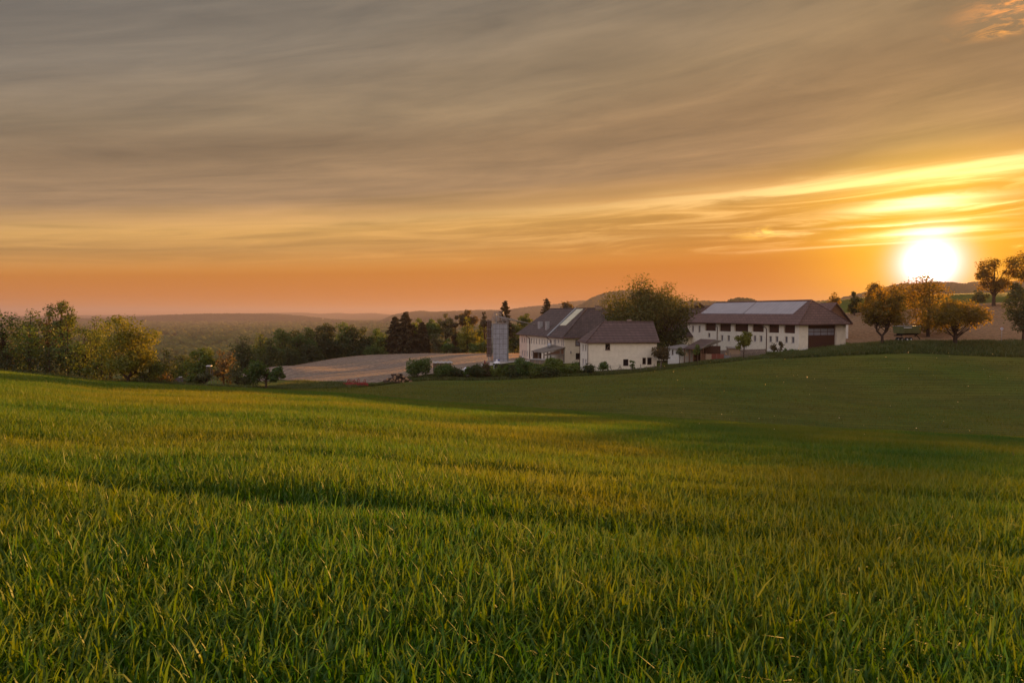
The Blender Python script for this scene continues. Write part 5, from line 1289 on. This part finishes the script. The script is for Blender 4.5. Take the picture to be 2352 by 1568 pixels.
# posts by the drive
for X, d, Yt, lb in ((1112, 129, 813, 'short pole with a loop at its top standing beside the drive'), (1030, 122, 805, 'thin tall pole behind the covered woodpile')):
    p = ground_at(X - 71 * 0, d); h_ = zat(X, Yt, d) - p.z
    pr_ = MB().tube([p + Vector((0, 0, -.2)), p + Vector((0, 0, h_ * .6))], .045, 5).tube([p + Vector((0, 0, h_ * .6)), p + Vector((.02, 0, h_))], .018, 4)
    if X > 1100: pr_.tube([p + Vector((.12 * math.cos(a), 0, h_ + .12 * math.sin(a))) for a in np.linspace(-1.5, 4.7, 9)], .02, 4)
    tag(pr_.build('marker_post', M['metal_rail']), lb, 'post')
# covered woodpile
p = at(995, 838, 117); gz = H1(p.x, p.y); wr = empty('covered_woodpile', (p.x, p.y, gz), .12); tag(wr, 'stack of firewood under a grey sheet behind the bank shrubs', 'woodpile')
zt3 = zat(1015, 831.5, 117) - gz; Lw = 3.1
mb = MB(); wrg = random.Random(4)
nr_ = max(3, int(zt3 / .22))
for j in range(nr_):
    for i in range(14): mb.tube([(i * Lw / 14 + .1, -.02 - wrg.random() * .1, j * .22 + .1), (i * Lw / 14 + .1, .95, j * .22 + .1)], .11, 6)
mb.build('split_logs', M['log_side'], wr)
mb = MB()
for i in range(16):
    x0, x1 = -.1 + i * 3.4 / 16, -.1 + (i + 1) * 3.4 / 16; h0, h1 = zt3 + .05 * math.sin(i * 1.9), zt3 + .05 * math.sin((i + 1) * 1.9)
    mb.poly([(x0, -.2, h0 - .12), (x1, -.2, h1 - .12), (x1, -.15, h1 + .02), (x0, -.15, h0 + .02)]); mb.poly([(x0, -.15, h0 + .02), (x1, -.15, h1 + .02), (x1, 1.1, h1 + .1), (x0, 1.1, h0 + .1)])
mb.build('cover_sheet', M['metal_grey'], wr)
# silage bags
for X, lb, s_ in ((1069, 'upper white plastic sack beside the gravel drive', 1.0), (1074, 'lower white plastic sack slumped under the other', .8)):
    p = ground_at(X, 113.5 if s_ == 1 else 112); zz = zat(X, 843 if s_ == 1 else 848, p.y) - p.z
    mb = MB().tube([p + Vector((0, 0, z_ * zz)) for z_ in (-.05, .2, .55, .85, .98, 1.0)], [.34 * s_, .42 * s_, .38 * s_, .26 * s_, .1 * s_, .02], 9)
    tag(mb.build('plastic_sack', M['white_paint'], None, True), lb, 'sack', 'white sacks on the bank')
# log pile at the field corner
p = at(915, 877, 107.5); gz = H1(p.x, p.y); lr = random.Random(8)
lp = empty('log_pile', (p.x, p.y, gz + .1), .2); lp.scale = (1.7, 1.3, 1.3); tag(lp, 'heap of short cut logs at the corner of the ploughed field', 'log pile')
k = 0
for j in range(4):
    for i in range(8 - j * 2):
        x_ = -.95 + j * .24 + i * .30 + lr.uniform(-.06, .06); r_ = lr.uniform(.10, .17); yaw = lr.uniform(-.9, .9); L_ = .5
        c0 = Vector((x_, lr.uniform(-.1, .1), .14 + j * .25)); d_ = Vector((math.sin(yaw), math.cos(yaw), lr.uniform(-.15, .15))) * L_
        lg = MB().tube([c0 - d_, c0 + d_], r_, 9, False).build('log', M['log_side'], lp, True)
        e_ = MB(); 
        for sg in (-1, 1):
            cc = c0 + d_ * sg * 1.002; dd = d_.normalized(); u_ = dd.orthogonal().normalized(); v_ = dd.cross(u_)
            e_.poly([cc + (u_ * math.cos(a) + v_ * math.sin(a)) * r_ * .97 for a in np.linspace(0, 6.283, 10)[:-1]])
        e_.build('cut_end', M['log_end'], lg)
p = at(900, 881, 106); gz = H1(p.x, p.y)
tag(MB().tube([(p.x - 1.2, p.y, gz + .25), (p.x, p.y + .1, gz + .3), (p.x + 1.3, p.y + .3, gz + .2)], [.12, .15, .13], 7).tube([(p.x - .7, p.y, gz + .3), (p.x - 1.0, p.y - .3, gz)], .05, 5).build('fallen_trunk', M['log_side'], None, True), 'long bare trunk lying left of the log heap', 'log')
# red harrow
p = at(817, 884, 104); gz = H1(p.x, p.y)
ha = empty('disc_harrow', (p.x, p.y, gz + .3), .1); tag(ha, 'folded red harrow parked in the grass at the field edge', 'harrow')
mb = MB()
for y_ in (-.5, 0, .5): mb.bar((-1.5, y_, .35 + .1 * y_), (1.5, y_, .42), .12)
for x_ in (-1.2, -.4, .4, 1.2): mb.bar((x_, -.5, .36), (x_, .5, .42), .1)
mb.bar((-1.9, -.2, .42), (-.6, 0, .55), .09); mb.bar((-1.3, 0, .4), (-1.1, 0, .95), .1); mb.bar((-.8, 0, .45), (-1.1, 0, .95), .1); mb.bar((-.5, 0, .5), (-.2, 0, .95), .09); mb.bar((.1, 0, .45), (-.2, 0, .95), .09); mb.bar((-1.1, 0, .92), (-.2, 0, .75), .07)
mb.build('frame', M['red_paint'], ha)
for x_, z_ in ((.42, .95), (1.35, .85)):
    MB().tube([(x_ - .1, 0, .4), (x_ - .11, 0, z_), (x_, 0, z_ + .16), (x_ + .12, 0, z_), (x_ + .1, 0, .4)], .045, 5).build('hoop', M['red_paint'], ha, True)
for k in range(10):
    x_ = -1.3 + k * .29
    MB().tube([(x_, -.35, .35), (x_ + .1, -.45, .1), (x_, -.5, -.05)], .03, 4).build('tine', M['red_paint'], ha)
for x_ in (.5, .9, 1.3, 1.7): MB().tube([(x_, -.46, .22), (x_, -.40, .22)], .26, 12).build('disc', M['red_paint'], ha)

# little shed roof and raised hide among the left trees
p = at(412, 880, 97); gz = H1(p.x, p.y)
sh = empty('garden_shed', (p.x, p.y, gz), .1); tag(sh, 'tiny shed with dark red roof almost hidden by orchard trees', 'shed'); zt4 = zat(412, 872.5, 97) - gz; hw = .75
zt4 = max(zt4, 1.2)
MB().box(-.7, .7, -.6, .8, -.3, zt4 - .5).build('wall', M['wood_brown'], sh)
solid('roof', [(-.9, -.8, zt4 - .55), (.9, -.8, zt4 - .55), (.5, .1, zt4), (-.3, .1, zt4), (.9, 1, zt4 - .55), (-.9, 1, zt4 - .55)], [[0, 1, 2, 3], [3, 2, 4, 5], [1, 4, 2], [5, 0, 3]], M['roof_red'], sh, .08)
MB().box(-.05, .35, -.1, .15, zt4 + .003, zt4 + .15).build('vent_cap', M['white_paint'], sh)
p = at(481, 880, 98); gz = H1(p.x, p.y); zt5 = zat(481, 840, 98) - gz
rh = empty('raised_hide', (p.x, p.y, gz)); tag(rh, 'thin raised hide with a pale flat roof beside the dome tree', 'raised hide')
MB().box(-.32, .32, -.3, .3, zt5 - .06, zt5 + .06).build('roof', M['white_paint'], rh)
for x_ in (-.3, .3):
    for y_ in (-.25, .25): MB().bar((x_ * 1.9, y_ * 1.9, -.3), (x_ * .8, y_, zt5 - .06), .06).build('leg', M['wood_grey'], rh)
mb = MB().box(-.3, .3, -.28, .28, zt5 - 1.25, zt5 - 1.18)
for k in range(7): mb.bar((-.5 + .0 * k, -.6 + .04 * k, .3 + k * .3), (-.15, -.6 + .04 * k, .3 + k * .3), .04)
mb.build('platform', M['wood_grey'], rh)

# ---- low white annex, brown open shed, hut and fences between the houses
p = at(1534, 831, 125); q_ = at(1559, 834, 121.5); gz = H1(p.x, p.y)
an = Frame(p.x, p.y, (q_ - p).x, (q_ - p).y, gz - .2); ar = an.root('annex'); tag(ar, 'low white annex with flat grey roof beside the walnut tree', 'outbuilding')
Ln = (q_ - p).xy.length; r_ = at(1572.5, 833, 124.5); Wn = max(3.0, (Vector((r_.x, r_.y)) - an.o).dot(an.v)); zt6 = zat(1545, 798.5, 123) - an.zb
hh = an.rect('y', 0, *D5(258, 878), *D5(275, 935))
mb = MB(); wall_face(mb, 'y', 0, 0, Ln, -1, zt6, [hh], .2); mb.poly([(Ln, 0, -1), (Ln, Wn, -1), (Ln, Wn, zt6), (Ln, 0, zt6)]); mb.poly([(0, 0, -1), (0, Wn, -1), (0, Wn, zt6), (0, 0, zt6)]); mb.poly([(0, Wn, -1), (Ln, Wn, -1), (Ln, Wn, zt6), (0, Wn, zt6)])
mb.build('wall', M['plaster_white'], ar); window(ar, 'y', 0, hh, 'frame_brown', 'glass', .15, .05, False)
solid('roof', [(-.5, -.5, zt6), (Ln + .4, -.5, zt6 - .05), (Ln + .4, Wn + .3, zt6 + .35), (-.5, Wn + .3, zt6 + .5)], [[0, 1, 2, 3]], M['metal_rail'], ar, .12)
# open shed with brown tiled lean roof
p = at(1572, 799, 121); z0_ = p.z
os_ = empty('open_shed', (p.x, p.y, H1(p.x, p.y) - .2), math.atan2(-.25, 1)); tag(os_, 'open fronted brown shed with sloping tile roof against the barn', 'shed'); zb = H1(p.x, p.y) - .2
def osl(X, Y, d):
    v = at(X, Y, d) - Vector((p.x, p.y, zb)); a_ = -math.atan2(-.25, 1); return (v.x * math.cos(a_) - v.y * math.sin(a_), v.x * math.sin(a_) + v.y * math.cos(a_), v.z)
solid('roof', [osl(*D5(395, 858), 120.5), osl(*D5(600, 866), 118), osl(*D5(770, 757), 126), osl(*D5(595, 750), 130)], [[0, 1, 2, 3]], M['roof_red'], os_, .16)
a_ = osl(*D5(405, 1000), 121); b_ = osl(*D5(600, 950), 118.6); ztop = osl(*D5(500, 862), 120)[2]
for t in (0, .3, .55, .8, 1): 
    x_ = a_[0] + (b_[0] - a_[0]) * t; y_ = a_[1] + (b_[1] - a_[1]) * t; MB().box(x_ - .09, x_ + .09, y_ - .09, y_ + .09, -.8, ztop - .1).build('post', M['wood_brown'], os_)
MB().box(a_[0], b_[0] + 3.5, 3.2, 3.35, -.8, ztop + .3).build('back_boarding', M['wood_dark'], os_)
MB().box(b_[0] + .3, b_[0] + .42, b_[1] + .2, 3.2, -.8, ztop + .1).build('side_boarding', M['wood_brown'], os_)
f0 = osl(*D5(655, 920), 123); f1 = osl(*D5(745, 900), 125.5)
mb = MB(); zz0 = osl(*D5(660, 868), 123)[2]; zz1 = osl(*D5(745, 822), 125.5)[2]
mb.poly([(f0[0], f0[1], -.8), (f1[0], f1[1], -.8), (f1[0], f1[1], zz1), (f0[0], f0[1], zz0)]).poly([(f0[0], f0[1] + .05, -.8), (f1[0], f1[1] + .05, -.8), (f1[0], f1[1] + .05, zz1), (f0[0], f0[1] + .05, zz0)]); mb.build('board_wall', M['wood_brown'], os_)
for k in range(4):
    MB().bar(osl(*D5(605 + k * 12, 862 - k * 3), 118.5 + k * .9), osl(*D5(775 + k * 20, 765 + k * 3), 125 + k * .5), .14, .2).build('rafter', M['wood_grey'], os_)
# hut
p = at(*D5(932, 935), 121); q_ = at(*D5(1062, 935), 121); gz = H1(p.x, p.y)
hu = Frame(p.x, p.y, 1, 0, gz - .3); hr_ = hu.root('garden_hut'); tag(hr_, 'small beige boarded hut with sloping lid before the barn wall', 'hut'); Lh = (q_ - p).x; za = zat(*D5(932, 855), 121) - hu.zb; zb2 = zat(*D5(1062, 858), 121) - hu.zb
mb = MB(); mb.v = [(0, 0, 0), (Lh, 0, 0), (Lh, 1.6, 0), (0, 1.6, 0), (0, 0, za - .15), (Lh, 0, zb2 - .15), (Lh, 1.6, zb2), (0, 1.6, za)]; mb.f = [(0, 1, 5, 4), (1, 2, 6, 5), (2, 3, 7, 6), (3, 0, 4, 7)]; mb.build('boarding', M['wood_beige'], hr_)
solid('roof', [(-.15, -.2, za - .08), (Lh + .5, -.2, zb2 - .08), (Lh + .5, 1.8, zb2 + .12), (-.15, 1.8, za + .12)], [[0, 1, 2, 3]], M['wood_grey'], hr_, .07)
# board fence in differently painted sections
segs = [(660, 'brown', 592, 655), (0, 'beige', 655, 722), (0, 'red', 722, 785), (0, 'red', 785, 868), (0, 'blue', 872, 948), (0, 'grey', 950, 1092)]
fm = {'brown': 'wood_brown', 'beige': 'wood_beige', 'red': 'fence_red', 'blue': 'fence_blue', 'grey': 'wood_grey'}
p0_ = at(*D5(592, 980), 117.5); bf = empty('board_fence', (p0_.x, p0_.y, H1(p0_.x, p0_.y))); tag(bf, 'board fence of brown, beige, red and blue grey sections below the barn', 'fence'); org = Vector(bf.location)
for i, (_, cname, za_, zb_) in enumerate(segs):
    a_ = at(*D5(za_, 960), 117.5 + i * .1); b_ = at(*D5(zb_, 960), 117.5 + i * .1); n_ = max(3, int((b_.x - a_.x) / .16)); mb = MB()
    for k in range(n_):
        x_ = a_.x + (b_.x - a_.x) * (k + .5) / n_; y_ = a_.y; g_ = H1(x_, y_); X_ = x_ - org.x
        topz = zat(*D5(za_ + (zb_ - za_) * k / n_, 927 + (i == 4) * 14 + 3 * (i > 3)), y_) - org.z
        gap = .02 if cname != 'grey' else .055
        mb.box(X_ - .08 + gap / 2, X_ + .08 - gap / 2, y_ - org.y, y_ - org.y + .03, g_ - org.z - .2, topz + .03 * math.sin(k * 2.3))
    mb.build('boards', M[fm[cname]], bf)
    MB().box(b_.x - org.x - .05, b_.x - org.x + .05, a_.y - org.y + .05, a_.y - org.y + .15, H1(b_.x, b_.y) - org.z - .3, H1(b_.x, b_.y) - org.z + 1.1).build('post', M['wood_grey'], bf)
p0_ = at(*D5(1110, 975), 117); pf = empty('picket_fence', (p0_.x, p0_.y, H1(p0_.x, p0_.y))); tag(pf, 'short dark picket fence right of the young maple', 'fence'); org = Vector(pf.location)
b_ = at(*D5(1285, 975), 119); n_ = 17
for k in range(n_):
    q_ = p0_.lerp(b_, k / (n_ - 1)); g_ = H1(q_.x, q_.y) - org.z; zt7 = zat(*D5(1110 + 175 * k / n_, 930), q_.y) - org.z
    MB().box(q_.x - org.x - .04, q_.x - org.x + .04, q_.y - org.y, q_.y - org.y + .03, g_ - .2, zt7).build('picket', M['wood_grey'], pf)
for f_ in (.35, .8):
    MB().bar((0, .06, (zat(*D5(1110, 975 - 45 * f_), p0_.y)) - org.z), (b_.x - org.x, b_.y - org.y + .06, zat(*D5(1285, 975 - 45 * f_), b_.y) - org.z), .05).build('rail', M['wood_grey'], pf)
# wire fence posts along the small house
wf = None
for k, (zx, lean, hgt) in enumerate(((1192, 0, 40), (1263, 0, 52), (1358, 0, 60), (1440, .1, 55), (1515, -.35, 100), (1615, 0, 105), (1762, 0, 88), (1893, 0, 95), (1965, .1, 60), (2030, 0, 52), (2075, 0, 80), (2162, .05, 100))):
    X, _ = D4(zx, 0); d = 109.6 + (zx > 1700) * .3 + (zx > 2000) * .5; g_ = spot(X, d)
    if wf is None: wf = empty('wire_fence', g_); org = Vector(g_); tag(wf, 'old post and wire fence before the small cream house', 'fence'); prev = None
    h_ = hgt * .1709 * d / F; a_ = g_ - org - Vector((0, 0, .2)); b_ = g_ - org + Vector((lean * h_, 0, h_))
    MB().bar(a_, b_, .09).build('post', M['wood_grey'], wf)
    if prev is not None:
        for f_ in (.45, .9): MB().tube([prev[0].lerp(prev[1], f_), a_.lerp(b_, f_)], .012, 3).build('wire', M['metal_rail'], wf)
    prev = (a_, b_)
X, _ = D4(1615, 0); g_ = spot(X, 109.6) - org
for s_ in (-1, 1): MB().bar(g_ + Vector((s_ * .7, 0, -.1)), g_ + Vector((s_ * .05, 0, .95)), .07).build('brace', M['wood_grey'], wf)

# ---- trailer, road sign
d = 136.0; p = at(2075, 783, d); q_ = at(2123, 783, d + 3.0); gz = H1(p.x, p.y)
tf = Frame(p.x, p.y, (q_ - p).x, (q_ - p).y, gz); tr_ = tf.root('tipping_trailer'); tag(tr_, 'olive green tipping trailer parked under the trees right of the barn', 'trailer')
Lt = 5.4; zbt = zat(2075, 766, d) - gz; ztp = zat(2070, 749, d) - gz; wt_ = 2.3
mb = MB(); mb.v = [(0.15, .1, zbt), (Lt, .1, zbt), (Lt, wt_ - .1, zbt), (.15, wt_ - .1, zbt), (-.15, 0, ztp), (Lt, 0, ztp), (Lt, wt_, ztp), (-.15, wt_, ztp)]
mb.f = [(0, 1, 5, 4), (1, 2, 6, 5), (2, 3, 7, 6), (3, 0, 4, 7), (3, 2, 1, 0)]; body = mb.build('body', M['trailer_green'], tr_)
for k in range(5):
    z_ = zbt + (ztp - zbt) * (k + .5) / 5; MB().bar((-.06, -.03, z_), (Lt, -.03, z_), .05, .07).build('side_rib', M['trailer_green'], body)
MB().bar((0, -.05, zbt + (ztp - zbt) * .8), (2.5, -.05, zbt + (ztp - zbt) * .8), .04, .13).build('side_stripe', M['white_paint'], body)
MB().bar((-.15, 0, ztp + .02), (Lt, 0, ztp + .02), .1).bar((-.15, wt_, ztp + .02), (Lt, wt_, ztp + .02), .1).bar((-.15, 0, ztp + .02), (-.15, wt_, ztp + .02), .1).build('rim', M['metal_grey'], body)
MB().bar((.4, 0, ztp), (1.6, wt_ / 2, ztp + .45), .05).bar((1.6, wt_ / 2, ztp + .45), (Lt, wt_ / 2, ztp + .5), .06).bar((2.8, 0, ztp), (3.0, wt_ / 2, ztp + .45), .05).build('cover_bow', M['metal_grey'], body)
MB().box(.3, Lt + .3, .6, .8, zbt - .3, zbt - .003).box(.3, Lt + .3, 1.5, 1.7, zbt - .3, zbt - .003).box(0, .15, .3, 2.0, zbt - .5, zbt - .3).box(3.6, 4.1, .05, .12, zbt - .6, zbt - .35).build('chassis', M['dark'], tr_)
MB().tube([(Lt + .3, wt_ / 2, zbt - .25), (Lt + 1.7, wt_ / 2, .55)], .08, 6).build('drawbar', M['dark'], tr_)
rw = min(.52, (zbt - .1) / 2)
for x_ in (1.3, 2.5):
    for y_ in (.05, 1.9):
        wh = MB().tube([(x_, y_, rw), (x_, y_ + .35, rw)], rw, 18).build('wheel', M['rubber'], tr_)
        MB().tube([(x_, y_ - .02, rw), (x_, y_ + .1, rw)], rw * .5, 12).build('rim', M['white_paint'], wh)
d = 124.0; p = spot(2300.5, d); zc3 = zat(2300.5, 754.6, d) - p.z
rs = empty('road_sign', p, 0.38 * -1); tag(rs, 'round red rimmed traffic sign on a thin post at the hill field', 'road sign')
rr_ = .33
MB().tube([(0, .03, -.3), (0, .03, zc3)], .035, 6).build('post', M['metal_grey'], rs, True)
MB().tube([(0, 0, zc3), (0, .025, zc3)], rr_, 24).build('red_rim', M['red_paint'], rs)
MB().tube([(0, -.006, zc3), (0, 0.004, zc3)], rr_ * .76, 24).build('sign_face', M['white_paint'], rs)
MB().box(-.13, -.07, -.014, -.008, zc3 - .13, zc3 + .13).box(.0, .045, -.014, -.008, zc3 - .13, zc3 + .13).box(.11, .155, -.014, -.008, zc3 - .13, zc3 + .13).box(.045, .11, -.014, -.008, zc3 - .13, zc3 - .085).box(.045, .11, -.014, -.008, zc3 + .085, zc3 + .13).build('numerals', M['dark'], rs)

# masts on the far hills, church spire in the plain
for X, Yt, d, lb, w_ in ((1102, 706, 4150, 'thin radio mast on the far ridge left of the silo', 2), (1589, 686, 1750, 'thin mast on the ridge left of the barn roof', .8), (1616, 690, 1750, 'second lower mast on the ridge left of the barn roof', .8)):
    a_ = at(X, Yt, d); b_ = at(X, 722, d)
    tag(MB().tube([b_, a_], [w_, w_ * .5], 4).build('radio_mast', M['metal_rail']), lb, 'mast')
a_ = at(742, 729, 4000); b_ = at(742, 742, 4000)
tag(MB().tube([b_, b_.lerp(a_, .5)], 5, 4).tube([b_.lerp(a_, .5), a_], [7, .3], 4).build('church_spire', M['metal_rail']), 'faint pointed church spire in the hazy plain', 'church spire')

# midges glowing in the low sun over the slope
br_ = np.random.default_rng(77); P = []
for _ in range(150):
    X, Y = br_.uniform(1500, 2350), br_.uniform(800, 1000); d_ = br_.uniform(18, 55); P.append(at(X, Y, d_))
P = np.array(P); n_ = np.tile([[0.3, -1.0, .1]], (len(P), 1)); co, q = leaf_quads(br_, P, n_, .035)
M['insect'] = leafmat('insect_wings', (.7, .6, .4), (.8, .7, .5), .7, .3, .1)
tag(mesh_np('insects', co, q, None, M['insect'], None, {'tint': br_.random(len(co))}), 'swarm of tiny midges lit by the low sun over the slope', 'insects', kind='stuff')

# ------------------------------------------------------------------ haze
hz = MB().box(-16000, 16000, -3000, 16500, PLAIN - 60, 104).build('haze', None)
m, n, out = material('haze'); pv = n.new('ShaderNodeVolumePrincipled')
pv.inputs['Color'].default_value = (0.38, 0.34, 0.43, 1); pv.inputs['Density'].default_value = 1.45e-4; pv.inputs['Anisotropy'].default_value = 0.22
n.l.new(pv.outputs[0], out.inputs['Volume']); hz.data.materials.append(m); tag(hz, kind='stuff')
